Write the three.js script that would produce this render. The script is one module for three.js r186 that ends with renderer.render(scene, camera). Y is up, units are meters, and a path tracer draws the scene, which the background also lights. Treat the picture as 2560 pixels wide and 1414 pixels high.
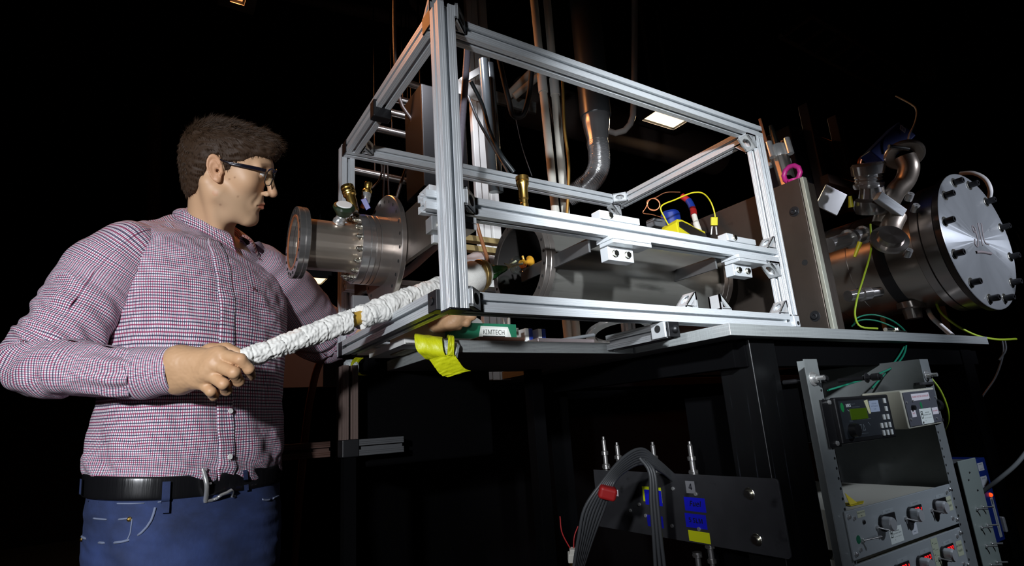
import * as THREE from 'three';
import { RoundedBoxGeometry } from 'three/addons/geometries/RoundedBoxGeometry.js';
import { mergeGeometries, toCreasedNormals } from 'three/addons/utils/BufferGeometryUtils.js';
import { RectAreaLightUniformsLib } from 'three/addons/lights/RectAreaLightUniformsLib.js';
import { ImprovedNoise } from 'three/addons/math/ImprovedNoise.js';

// ---------------------------------------------------------------- camera, light, exposure
const scene = new THREE.Scene();
scene.background = new THREE.Color(0x000000);
const W = 2560, H = 1414;
const camera = new THREE.PerspectiveCamera(53.4617, W / H, 0.05, 60);
camera.position.set(-0.44206, 1.15038, 0.89651);
camera.rotation.set(0.242935, -0.573178, -0.069606, 'YXZ');
camera.updateMatrixWorld();
const renderer = new THREE.WebGLRenderer({ antialias: true });
renderer.toneMapping = THREE.LinearToneMapping;
renderer.toneMappingExposure = 1.0;
renderer.shadowMap.enabled = true;
RectAreaLightUniformsLib.init();
function spot(x, y, z, tx, ty, tz, color, power, angle, pen, soft = 2) {
  const l = new THREE.SpotLight(color, power, 0, angle, pen, 2);
  l.position.set(x, y, z); l.target.position.set(tx, ty, tz); l.target.name = 'aim';
  l.castShadow = true; l.shadow.radius = soft; l.shadow.mapSize.set(2048, 2048); l.name = 'flash';
  scene.add(l); scene.add(l.target); return l;
}
// the photographer's hand-held flashes beside and above the camera
spot(-1.05, 1.47, 0.98, -0.14, 1.36, -0.35, 0xf4f8ff, 8.5, 0.62, 0.6, 2.0);
spot(-0.10, 1.74, 1.05, 0.78, 1.62, -0.10, 0xf2f8ff, 19, 0.46, 0.75, 1.6);
spot(1.55, 1.80, 1.25, 1.50, 1.05, 0.05, 0xe4eeff, 3.6, 0.5, 0.8, 1.6);
spot(2.35, 2.05, 1.55, 2.27, 1.72, 0.10, 0xe8eeff, 13, 0.34, 0.7, 1.4);
spot(-0.35, 1.12, 1.25, 0.76, 0.90, -0.10, 0xeaf0ff, 1.1, 0.30, 0.8, 2.0);
spot(3.3, 3.3, -0.6, 2.75, 1.45, -1.1, 0xff7a2a, 14, 0.55, 0.6, 4.0);
spot(0.45, 2.85, -0.80, 0.85, 1.95, -1.85, 0xf4f4ff, 2.6, 0.75, 0.9, 3.0);

// ---------------------------------------------------------------- helpers
const V = (x, y, z) => new THREE.Vector3(x, y, z);
const TAU = Math.PI * 2;
const FPX = (H / 2) / Math.tan(THREE.MathUtils.degToRad(53.4617 / 2));
const cR = V(1, 0, 0).applyQuaternion(camera.quaternion), cU = V(0, 1, 0).applyQuaternion(camera.quaternion), cF = V(0, 0, -1).applyQuaternion(camera.quaternion);
// a point of the place, from where the survey photograph shows it and its measured distance
const at = (px, py, d) => camera.position.clone().addScaledVector(cR, (px - W / 2) / FPX * d).addScaledVector(cU, -(py - H / 2) / FPX * d).addScaledVector(cF, d);
function toPx(p) { const q = p.clone().sub(camera.position); const d = q.dot(cF); return [W / 2 + FPX * q.dot(cR) / d, H / 2 - FPX * q.dot(cU) / d, d]; }
let seed = 7;
const rnd = () => { seed = (seed * 1664525 + 1013904223) >>> 0; return seed / 4294967296; };
const rr = (a, b) => a + (b - a) * rnd();
const noise = new ImprovedNoise();
const nz = (x, y, z) => noise.noise(x, y, z);
const clamp = (x, a, b) => Math.min(b, Math.max(a, x));
const lerp = (a, b, t) => a + (b - a) * t;
const sstep = (a, b, x) => { const t = clamp((x - a) / (b - a), 0, 1); return t * t * (3 - 2 * t); };

// textures
function tex(w, h, fn, srgb = true) {
  const d = new Uint8Array(w * h * 4);
  for (let y = 0; y < h; y++) for (let x = 0; x < w; x++) { const c = fn(x, y), i = (y * w + x) * 4; d[i] = c[0]; d[i + 1] = c[1]; d[i + 2] = c[2]; d[i + 3] = 255; }
  const t = new THREE.DataTexture(d, w, h); t.wrapS = t.wrapT = THREE.RepeatWrapping; t.magFilter = THREE.LinearFilter; t.minFilter = THREE.LinearMipmapLinearFilter; t.generateMipmaps = true;
  if (srgb) t.colorSpace = THREE.SRGBColorSpace; t.needsUpdate = true; return t;
}
const rep = (t, x, y) => { const c = t.clone(); c.repeat.set(x, y); c.needsUpdate = true; return c; };
function vnoise(n, oct, s0) {            // tileable value noise
  const g = []; seed = s0;
  for (let o = 0; o < oct; o++) { const m = 4 << o; g.push([m, Array.from({ length: m * m }, rnd)]); }
  return (x, y) => { let s = 0, a = 0.5, tot = 0; for (const [m, v] of g) { const fx = x / n * m, fy = y / n * m, ix = Math.floor(fx), iy = Math.floor(fy), u = fx - ix, w = fy - iy; const q = (i, j) => v[((j % m) + m) % m * m + ((i % m) + m) % m]; s += a * lerp(lerp(q(ix, iy), q(ix + 1, iy), u), lerp(q(ix, iy + 1), q(ix + 1, iy + 1), u), w); tot += a; a *= 0.6; } return s / tot; };
}
const nA = vnoise(256, 6, 11), nB = vnoise(256, 6, 23);
const noiseTex = tex(256, 256, (x, y) => { const v = 255 * nA(x, y); return [v, v, v]; }, false);
const streakRow = Array.from({ length: 512 }, () => rnd());
const streakTex = tex(512, 64, (x, y) => { const v = 120 + 90 * (streakRow[x] - 0.5) + 50 * (streakRow[(x >> 2) % 512] - 0.5) + 30 * (nB(x % 256, y * 4) - 0.5); return [v, v, v]; }, false);
const grimeTex = tex(256, 256, (x, y) => { const a = nA(x, y), b = nB(x, y); let v = 215 + 60 * (a - 0.5); if (b > 0.62) v -= (b - 0.62) * 420; return [v, v, v * 0.98]; });
const scuffTex = tex(256, 256, (x, y) => { const a = nA(x, y), b = nB(x * 2 % 256, y); let v = 4 + 6 * a; if (b > 0.6 && a > 0.45) v += (b - 0.6) * 300 * (0.4 + 0.6 * nB(x * 7 % 256, y * 5 % 256)); return [v, v * 1.05, v * 1.2]; });
const C = (r, g, b) => new THREE.Color().setRGB(r, g, b);
const std = (color, rough, metal = 0, o = {}) => new THREE.MeshStandardMaterial({ color, roughness: rough, metalness: metal, ...o });
const phy = (color, rough, metal = 0, o = {}) => new THREE.MeshPhysicalMaterial({ color, roughness: rough, metalness: metal, ...o });
const M = {
  alu: std(C(0.66, 0.69, 0.71), 0.42, 0.4),
  aluDark: std(C(0.33, 0.34, 0.35), 0.45, 0.6),
  aluPlate: std(C(0.5, 0.53, 0.55), 0.45, 0.3, { map: rep(grimeTex, 3, 3), bumpMap: rep(streakTex, 4, 1), bumpScale: 0.0004 }),
  flangeFace: phy(C(0.6, 0.63, 0.68), 0.30, 0.7, { anisotropy: 0.85, anisotropyRotation: Math.PI / 2, map: rep(grimeTex, 2, 1) }),
  cast: std(C(0.58, 0.6, 0.61), 0.5, 0.5, { bumpMap: rep(noiseTex, 2, 2), bumpScale: 0.0003 }),
  steel: phy(C(0.4, 0.36, 0.33), 0.3, 0.9, { anisotropy: 0.5, anisotropyRotation: Math.PI / 2 }),
  steelSatin: phy(C(0.56, 0.48, 0.4), 0.36, 0.92, { bumpMap: rep(noiseTex, 8, 8), bumpScale: 0.00015 }),
  steelBright: phy(C(0.55, 0.53, 0.51), 0.24, 0.92, { anisotropy: 0.4, anisotropyRotation: Math.PI / 2 }),
  steelBlock: std(C(0.115, 0.092, 0.08), 0.4, 0.7, { map: rep(grimeTex, 1, 1), bumpMap: rep(streakTex, 2, 2), bumpScale: 0.0002 }),
  chrome: std(C(0.66, 0.66, 0.65), 0.22, 0.75),
  bolt: std(C(0.62, 0.6, 0.52), 0.25, 1),
  blackBolt: std(C(0.02, 0.02, 0.022), 0.35, 0.4),
  brass: std(C(0.72, 0.47, 0.13), 0.28, 1),
  copper: std(C(0.55, 0.2, 0.09), 0.32, 0.6),
  black: std(C(0.005, 0.005, 0.006), 0.45),
  blackMatt: phy(C(0.0015, 0.0015, 0.0018), 0.9, 0, { specularIntensity: 0.08 }),
  blackPaint: std(0xffffff, 0.4, 0, { map: rep(scuffTex, 1, 1) }),
  hole: std(C(0.003, 0.003, 0.003), 0.9),
  rubber: std(C(0.012, 0.012, 0.013), 0.6),
  white: std(C(0.75, 0.75, 0.72), 0.55),
  offWhite: std(C(0.55, 0.53, 0.47), 0.6),
  pvc: std(C(0.72, 0.7, 0.62), 0.45),
  grey: std(C(0.3, 0.32, 0.32), 0.5, 0, { bumpMap: rep(noiseTex, 4, 4), bumpScale: 0.0001 }),
  greyDark: std(C(0.1, 0.105, 0.11), 0.5),
  galv: std(C(0.36, 0.39, 0.41), 0.45, 0.3, { map: rep(grimeTex, 2, 2) }),
  blue: std(C(0.006, 0.025, 0.2), 0.45),
  red: std(C(0.35, 0.012, 0.012), 0.5),
  yellow: std(C(0.5, 0.44, 0.01), 0.45, 0, { side: THREE.DoubleSide }),
  yellowTape: std(C(0.68, 0.72, 0.01), 0.38, 0, { side: THREE.DoubleSide, bumpMap: rep(noiseTex, 3, 3), bumpScale: 0.001 }),
  green: std(C(0.01, 0.16, 0.1), 0.6),
  greenWire: std(C(0.01, 0.17, 0.1), 0.35),
  ygWire: std(C(0.3, 0.42, 0.02), 0.4),
  pink: std(C(0.35, 0.012, 0.14), 0.45),
  wood: std(C(0.3, 0.12, 0.04), 0.6),
  darkRed: std(C(0.12, 0.03, 0.015), 0.55),
  glassGreen: phy(C(0.25, 0.5, 0.2), 0.06, 0, { transmission: 0.85, thickness: 0.01, ior: 1.5, attenuationColor: C(0.1, 0.4, 0.08), attenuationDistance: 0.02 }),
  glass: phy(C(0.96, 1, 0.97), 0.02, 0, { transmission: 1, thickness: 0, ior: 1.5 }),
  amber: phy(C(0.9, 0.5, 0.05), 0.08, 0, { transmission: 0.6, thickness: 0.01, ior: 1.5, attenuationColor: C(0.9, 0.4, 0.02), attenuationDistance: 0.02 }),
};
// geometry
function norm(g) { let q = g.index ? g.toNonIndexed() : g.clone(); for (const k of Object.keys(q.attributes)) if (!['position', 'normal', 'uv'].includes(k)) q.deleteAttribute(k); if (!q.attributes.uv) q.setAttribute('uv', new THREE.BufferAttribute(new Float32Array(q.attributes.position.count * 2), 2)); q.morphAttributes = {}; return q; }
const join = (gs) => { const l = [gs].flat(9).map(norm); return l.length === 1 ? l[0] : mergeGeometries(l, false); };
const move = (g, x, y, z) => { g.translate(x, y, z); return g; };
const box = (w, h, d, x = 0, y = 0, z = 0, r = 0) => { const g = r ? new RoundedBoxGeometry(w, h, d, 2, Math.min(r, w / 2.01, h / 2.01, d / 2.01)) : new THREE.BoxGeometry(w, h, d); return move(g, x, y, z); };
const Q = new THREE.Quaternion();
function orient(g, axis, pos) {           // turns +Y of g to axis and moves it
  g.applyQuaternion(new THREE.Quaternion().setFromUnitVectors(V(0, 1, 0), axis.clone().normalize())); return pos ? move(g, pos.x, pos.y, pos.z) : g;
}
const AX = { x: V(1, 0, 0), y: V(0, 1, 0), z: V(0, 0, 1) };
function lathe(prof, axis = AX.y, pos = V(0, 0, 0), seg = 48, crease = 0.5) {
  const g = toCreasedNormals(new THREE.LatheGeometry(prof.map(([r, t]) => new THREE.Vector2(Math.max(r, 1e-5), t)), seg), crease); return orient(g, axis, pos);
}
const ring = (ro, ri, t, axis, pos, seg = 64, c = 0.0012) => lathe([[ri, 0], [ro - c, 0], [ro, c], [ro, t - c], [ro - c, t], [ri, t], [ri, 0]], axis, pos, seg);
const disc = (r, t, axis, pos, seg = 64, c = 0.001) => lathe([[0, 0], [r - c, 0], [r, c], [r, t - c], [r - c, t], [0, t]], axis, pos, seg);
function rod(a, b, r, seg = 12, r2 = r) { const d = b.clone().sub(a); const g = new THREE.CylinderGeometry(r2, r, d.length(), seg); return orient(g, d, a.clone().add(b).multiplyScalar(0.5)); }
function tube(pts, r, seg = 60, rs = 8, closed = false) { return new THREE.TubeGeometry(new THREE.CatmullRomCurve3(pts, closed, 'centripetal'), seg, r, rs, closed); }
const hexHead = (r, t, axis, pos) => orient(move(new THREE.CylinderGeometry(r * 0.94, r, t, 6), 0, t / 2, 0), axis, pos);
function capScrew(r, t, axis, pos) {      // socket head cap screw
  return lathe([[0, t * 0.5], [r * 0.5, t * 0.5], [r * 0.5, t], [r * 0.88, t], [r, t * 0.88], [r, 0], [0, 0]].reverse(), axis, pos, 14);
}
const shapeOf = (pts) => { const s = new THREE.Shape(); pts.forEach(([x, y], i) => i ? s.lineTo(x, y) : s.moveTo(x, y)); s.closePath(); return s; };
const pathOf = (pts) => { const s = new THREE.Path(); pts.forEach(([x, y], i) => i ? s.lineTo(x, y) : s.moveTo(x, y)); s.closePath(); return s; };
const ell = (rx, ry, n = 20, x = 0, y = 0) => Array.from({ length: n }, (_, i) => [x + rx * Math.cos(i / n * TAU), y + ry * Math.sin(i / n * TAU)]);
function extr(shape, depth, bevel = 0) { return new THREE.ExtrudeGeometry(shape, { depth, bevelEnabled: bevel > 0, bevelThickness: bevel, bevelSize: bevel, bevelSegments: 2, curveSegments: 12 }); }
function basis(g, X, Y, Z, O) { const m = new THREE.Matrix4().makeBasis(X, Y, Z); m.setPosition(O); g.applyMatrix4(m); return g; }
// objects
const used = {};
const numbered = (n) => { used[n] = (used[n] ?? -1) + 1; return used[n] ? n + '_' + String(used[n]).padStart(3, '0') : n; };
function mesh(name, g, m, parent) {
  const o = new THREE.Mesh(Array.isArray(g) ? join(g) : g, m); o.castShadow = o.receiveShadow = true; o.name = name; if (parent) parent.add(o); return o;
}
function tag(o, label, category, group) { o.userData.label = label; o.userData.category = category; if (group) o.userData.group = group; return o; }
function thing(name, label, category, group) { const o = new THREE.Group(); o.name = numbered(name); scene.add(o); return tag(o, label, category, group); }
function solo(name, label, category, g, m, group) { const o = mesh(numbered(name), g, m); scene.add(o); return tag(o, label, category, group); }
function struct(name, g, m) { const o = mesh(name, g, m); o.userData.kind = 'structure'; scene.add(o); return o; }
// flat print on a thin plate: draws on a canvas
function print(w, h, draw, o = {}) {
  const cv = document.createElement('canvas'); cv.width = w; cv.height = h; const x = cv.getContext('2d'); draw(x, w, h);
  const t = new THREE.CanvasTexture(cv); t.colorSpace = THREE.SRGBColorSpace; return std(0xffffff, o.rough ?? 0.55, o.metal ?? 0, { map: t, ...(o.extra || {}) });
}
// a thin sheet whose front face carries the whole print: X right, Y up, N out
function sheet(w, h, X, Y, O, lift = 0.0006) {
  const N = X.clone().cross(Y).normalize();
  const g = new THREE.PlaneGeometry(w, h); const b = box(w, h, lift, 0, 0, -lift / 2); b.attributes.uv.array.fill(0.02);
  g.translate(0, 0, 0.00005);
  return basis(join([g, b]), X, Y, N, O.clone().addScaledVector(N, lift));
}
const textLines = (x, lines, X, Y, step, font, col, align = 'left') => { x.fillStyle = col; x.font = font; x.textAlign = align; lines.forEach((s, i) => x.fillText(s, X, Y + i * step)); };
// ---------------------------------------------------------------- the room
const roomMat = phy(C(0.010, 0.008, 0.008), 0.95, 0, { specularIntensity: 0.1 }), ceilMat = phy(C(0.012, 0.011, 0.011), 0.9, 0, { specularIntensity: 0.1 });
struct('floor', box(14, 0.1, 14, 1.5, -0.05, -3), std(C(0.03, 0.028, 0.027), 0.7));
struct('ceiling', box(14, 0.1, 14, 1.5, 4.35, -3), ceilMat);
struct('wall_back', box(14, 4.4, 0.1, 1.5, 2.15, -9.4), roomMat);
struct('wall_front', box(14, 4.4, 0.1, 1.5, 2.15, 4.0), roomMat);
struct('wall_left', box(0.1, 4.4, 14, -5.3, 2.15, -3), roomMat);
struct('wall_right', box(0.1, 4.4, 14, 8.4, 2.15, -3), roomMat);

// ---------------------------------------------------------------- the extrusion frame
const Y0 = 1.36, w = 0.04, FL = 1.1626, FD = 0.708;
function slotShape() {
  const h = w / 2, half = [[h, -0.0145], [h - 0.0007, -0.0138], [h, -0.0131], [h, -0.0100], [h - 0.0007, -0.0093], [h, -0.0086], [h, -0.0048], [h - 0.0045, -0.0048], [h - 0.0045, -0.0100], [h - 0.008, -0.0100], [h - 0.0125, -0.0055]];
  const side = [[h - 0.0004, -h], [h, -h + 0.0004], ...half, ...half.slice().reverse().map(([x, y]) => [x, -y])];
  const pts = []; for (let k = 0; k < 4; k++) { const c = Math.round(Math.cos(k * Math.PI / 2)), s = Math.round(Math.sin(k * Math.PI / 2)); for (const [x, y] of side) pts.push([x * c - y * s, x * s + y * c]); }
  const s = shapeOf(pts); s.holes.push(pathOf(ell(0.0034, 0.0034, 12))); return s;
}
const SLOT = slotShape();
const beamX = (x0, x1, y, z) => move(extr(SLOT, x1 - x0).rotateY(Math.PI / 2), x0, y + w / 2, z - w / 2);   // y bottom, z front
const beamY = (y0, y1, x, z) => move(extr(SLOT, y1 - y0).rotateX(-Math.PI / 2), x + w / 2, y0, z - w / 2);
const beamZ = (z0, z1, x, y) => move(extr(SLOT, Math.abs(z0 - z1)), x + w / 2, y + w / 2, Math.min(z0, z1));
function gusset(A, B, O, s = 0.042, wd = 0.038) {   // corner bracket with legs along A and B, centred on O
  const t = 0.005, side = () => { const q = shapeOf([[0, 0], [s, 0], [s, 0.007], [0.007, s], [0, s]]); q.holes.push(pathOf([[0.0065, 0.0065], [0.0065, s - 0.0165], [s - 0.0165, 0.0065]])); return q; };
  const hyp = new THREE.Shape(); const L = Math.SQRT2 * (s - 0.007); hyp.moveTo(0, -wd / 2); hyp.lineTo(L, -wd / 2); hyp.lineTo(L, wd / 2); hyp.lineTo(0, wd / 2); hyp.closePath();
  hyp.holes.push(pathOf(ell(L * 0.34, wd * 0.3, 24, L / 2, 0)));
  const hg = extr(hyp, 0.003); const d = V(-1, 1, 0).normalize(), n = V(1, 1, 0).normalize();
  basis(hg, d, V(0, 0, 1), n, V(s, 0.007, 0).addScaledVector(n, -0.003));
  const parts = [move(extr(side(), t), 0, 0, wd / 2 - t), move(extr(side(), t), 0, 0, -wd / 2), box(s, t, wd, s / 2, t / 2, 0), box(t, s, wd, t / 2, s / 2, 0), hg,
    disc(0.007, 0.004, V(0, 1, 0), V(s * 0.45, t, 0), 12), disc(0.007, 0.004, V(1, 0, 0), V(t, s * 0.45, 0), 12)];
  return basis(join(parts), A, B, A.clone().cross(B), O);
}
const X = V(1, 0, 0), Y = V(0, 1, 0), Z = V(0, 0, 1), nX = V(-1, 0, 0), nY = V(0, -1, 0), nZ = V(0, 0, -1);
{
  const f = thing('extrusion_frame', 'open box frame of slotted silver aluminium bars standing on the metal bench', 'frame');
  const yT = Y0 + 0.6238, yM = Y0 + 0.2025, yB = Y0 + 0.0028;
  mesh('post', beamY(Y0, Y0 + 0.656, 0, 0), M.alu, f);
  mesh('post', beamY(yB + w, yT, FL - w, -w), M.alu, f);
  mesh('post', beamY(Y0 + 0.008, Y0 + 0.668, 0, -FD), M.alu, f);
  mesh('post', beamY(yB + w, Y0 + 0.62, FL - w, -FD), M.alu, f);
  mesh('beam', beamX(0.004, FL, yT, -w), M.alu, f);
  mesh('beam', beamX(-0.022, FL - w, yM, -w), M.alu, f);
  mesh('beam', beamX(0.034, FL - w, yB, -w), M.alu, f);
  mesh('beam', beamX(0.004, FL, yT, -FD + w), M.alu, f);
  mesh('beam', beamX(0.004, FL - w, yM - 0.01, -FD + w), M.alu, f);
  mesh('beam', beamX(0.034, FL - w, yB, -FD + w), M.alu, f);
  mesh('beam', beamZ(-2 * w, -FD + w, 0.002, yT), M.alu, f);
  mesh('beam', beamZ(-2 * w, -FD + w, -0.008, yB), M.alu, f);
  mesh('beam', beamZ(-2 * w, -FD + w, FL - w, yT), M.alu, f);
  mesh('beam', beamZ(-2 * w, -FD + w, FL - w, yB), M.alu, f);
  const cap = (g, m = M.black) => mesh('end_cap', g, m, f);
  cap(box(0.004, w, w, 0.002, yT + w / 2, -w * 1.5, 0.001)); cap(box(0.004, w, w, 0.002, yT + w / 2, -FD + w / 2, 0.001));
  cap([box(w, w, w, 0.012, yB + w / 2, -w * 1.5, 0.002), disc(0.008, 0.003, nX, V(-0.008, yB + w / 2, -w * 1.5), 20)]);
  cap(box(w, w, w, 0.012, yB + w / 2, -FD + w / 2, 0.002)); cap(box(w, 0.004, w, w / 2, Y0 - 0.002, -w / 2, 0.001));
  cap(box(w, 0.004, w, w / 2, Y0 + 0.006, -FD - w / 2, 0.001));
  cap([box(0.05, 0.05, 0.03, 0.0, yT - 0.002, -FD + 0.3, 0.003)].map((g) => move(g, 0.02, 0, 0)));
  const gs = (A, B, O, m = M.cast) => mesh('corner_bracket', gusset(A, B, O), m, f);
  for (const y of [yT, yM, yB]) gs(X, Z, V(w, y + w / 2, -w));                       // beside the near post
  gs(nX, Y, V(FL - w, yM + w, -w * 1.5)); gs(nX, nY, V(FL - w, yM, -w * 1.5)); gs(nX, Y, V(FL - w, yB + w, -w * 1.5)); gs(nX, nY, V(FL - w, yT, -w * 1.5));
  gs(nZ, nY, V(FL - w / 2, yT, -2 * w)); gs(nX, Z, V(FL - w, yT + w / 2, -FD + w)); gs(nX, nY, V(FL - w, yT, -FD + w / 2));
  gs(X, Z, V(w + 0.002, yT + w / 2, -FD + w)); gs(nZ, Y, V(w * 0.55, yT + w, -w - 0.002));
  gs(nX, Y, V(0.725, yB + w, -w * 1.5)); gs(X, Y, V(0.818, yB + w, -w * 1.5));
  for (const [x] of [[0.50], [0.965]]) {                                            // clamps under and over the middle beam
    mesh('clamp_plate', [box(0.125, 0.010, 0.06, x + 0.005, yM - 0.005, -0.055, 0.001), box(0.125, 0.009, 0.05, x + 0.005, yM - 0.0155, -0.05, 0.001)], M.alu, f);
    mesh('clamp_block', [box(0.082, 0.034, 0.028, x - 0.012, yM - 0.038, -0.066, 0.0015)], M.alu, f);
    for (const dx of [-0.032, 0.008]) mesh('bolt', [hexHead(0.0085, 0.007, Z, V(x + dx, yM - 0.038, -0.052)), disc(0.0095, 0.0015, Z, V(x + dx, yM - 0.038, -0.0525), 16)], M.bolt, f);
    mesh('clamp_plate', [box(0.125, 0.016, 0.05, x - 0.015, yM + w + 0.008, -0.06, 0.001), box(0.03, 0.022, 0.03, x - 0.065, yM + w + 0.011, -0.052, 0.001)], M.alu, f);
    mesh('bolt', hexHead(0.008, 0.008, Z, V(x - 0.05, yM + w + 0.01, -0.038)), M.bolt, f);
  }
  mesh('clamp_plate', [box(0.05, 0.013, 0.05, w + 0.02, yM - 0.013, -0.06, 0.001), box(0.05, 0.012, 0.05, w + 0.02, yM - 0.027, -0.06, 0.001)], M.alu, f);
  mesh('clamp_plate', box(0.03, 0.016, 0.05, 0.005, yM + w + 0.008, -0.075, 0.001), M.alu, f);
  mesh('clamp_block', box(0.045, 0.03, 0.03, 0.02, yM - 0.02, -0.075, 0.001), M.aluDark, f);
  mesh('bolt', hexHead(0.008, 0.007, Z, V(0.015, yM - 0.022, -0.06)), M.bolt, f);
  // the foot beam under the right half, its capped end towards the camera
  mesh('foot_beam', beamZ(-0.035, -0.25, 0.588, Y0 - 0.0385), M.aluDark, f);
  cap([box(0.038, 0.038, 0.008, 0.608, Y0 - 0.0185, -0.03, 0.002), new THREE.SphereGeometry(0.010, 16, 10).translate(0.608, Y0 - 0.0185, -0.025)]);
  mesh('corner_bracket', [box(0.006, 0.038, 0.045, 0.585, Y0 - 0.018, -0.055, 0.002)], M.cast, f);
  mesh('bracket_hole', disc(0.009, 0.0015, nX, V(0.5822, Y0 - 0.014, -0.055), 20, 0.0002), M.hole, f);
  mesh('foot_bracket', [box(0.028, 0.034, 0.03, FL - 0.016, yB + 0.02, -0.05, 0.003), ], M.alu, f);
  mesh('bracket_hole', disc(0.006, 0.0015, Z, V(FL - 0.014, yB + 0.014, -0.0352), 16, 0.0002), M.hole, f);
}

// ---------------------------------------------------------------- bench
{
  const b = thing('bench', 'black bench with a thick bare aluminium top carrying the frame and chambers', 'bench');
  const top = Y0 - 0.016, t = 0.029;
  mesh('tabletop', box(1.52, t, 1.05, 0.70 + 0.76, top - t / 2, 0.06 - 0.525, 0.0015), M.aluPlate, b);
  mesh('tabletop', box(0.58, t, 0.44, 0.405, top - t / 2, -0.26 - 0.22, 0.0015), M.aluPlate, b);
  mesh('apron', box(1.4, 0.07, 0.04, 1.5, top - t - 0.035, 0.0, 0.002), M.blackMatt, b);
  mesh('apron', box(0.04, 0.07, 0.9, 0.8, top - t - 0.035, -0.45, 0.002), M.blackMatt, b);
  mesh('leg', box(0.105, top - t, 0.1, 0.86, (top - t) / 2, -0.02, 0.003), M.blackPaint, b);
  for (const [x, z] of [[2.1, -0.02], [0.86, -0.9], [2.1, -0.9]]) mesh('leg', box(0.09, top - t, 0.09, x, (top - t) / 2, z, 0.003), M.blackMatt, b);
  for (const [x, z] of [[0.62, -0.66]]) mesh('leg', box(0.045, top - t, 0.045, x, (top - t) / 2, z, 0.002), M.blackMatt, b);
}
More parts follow.
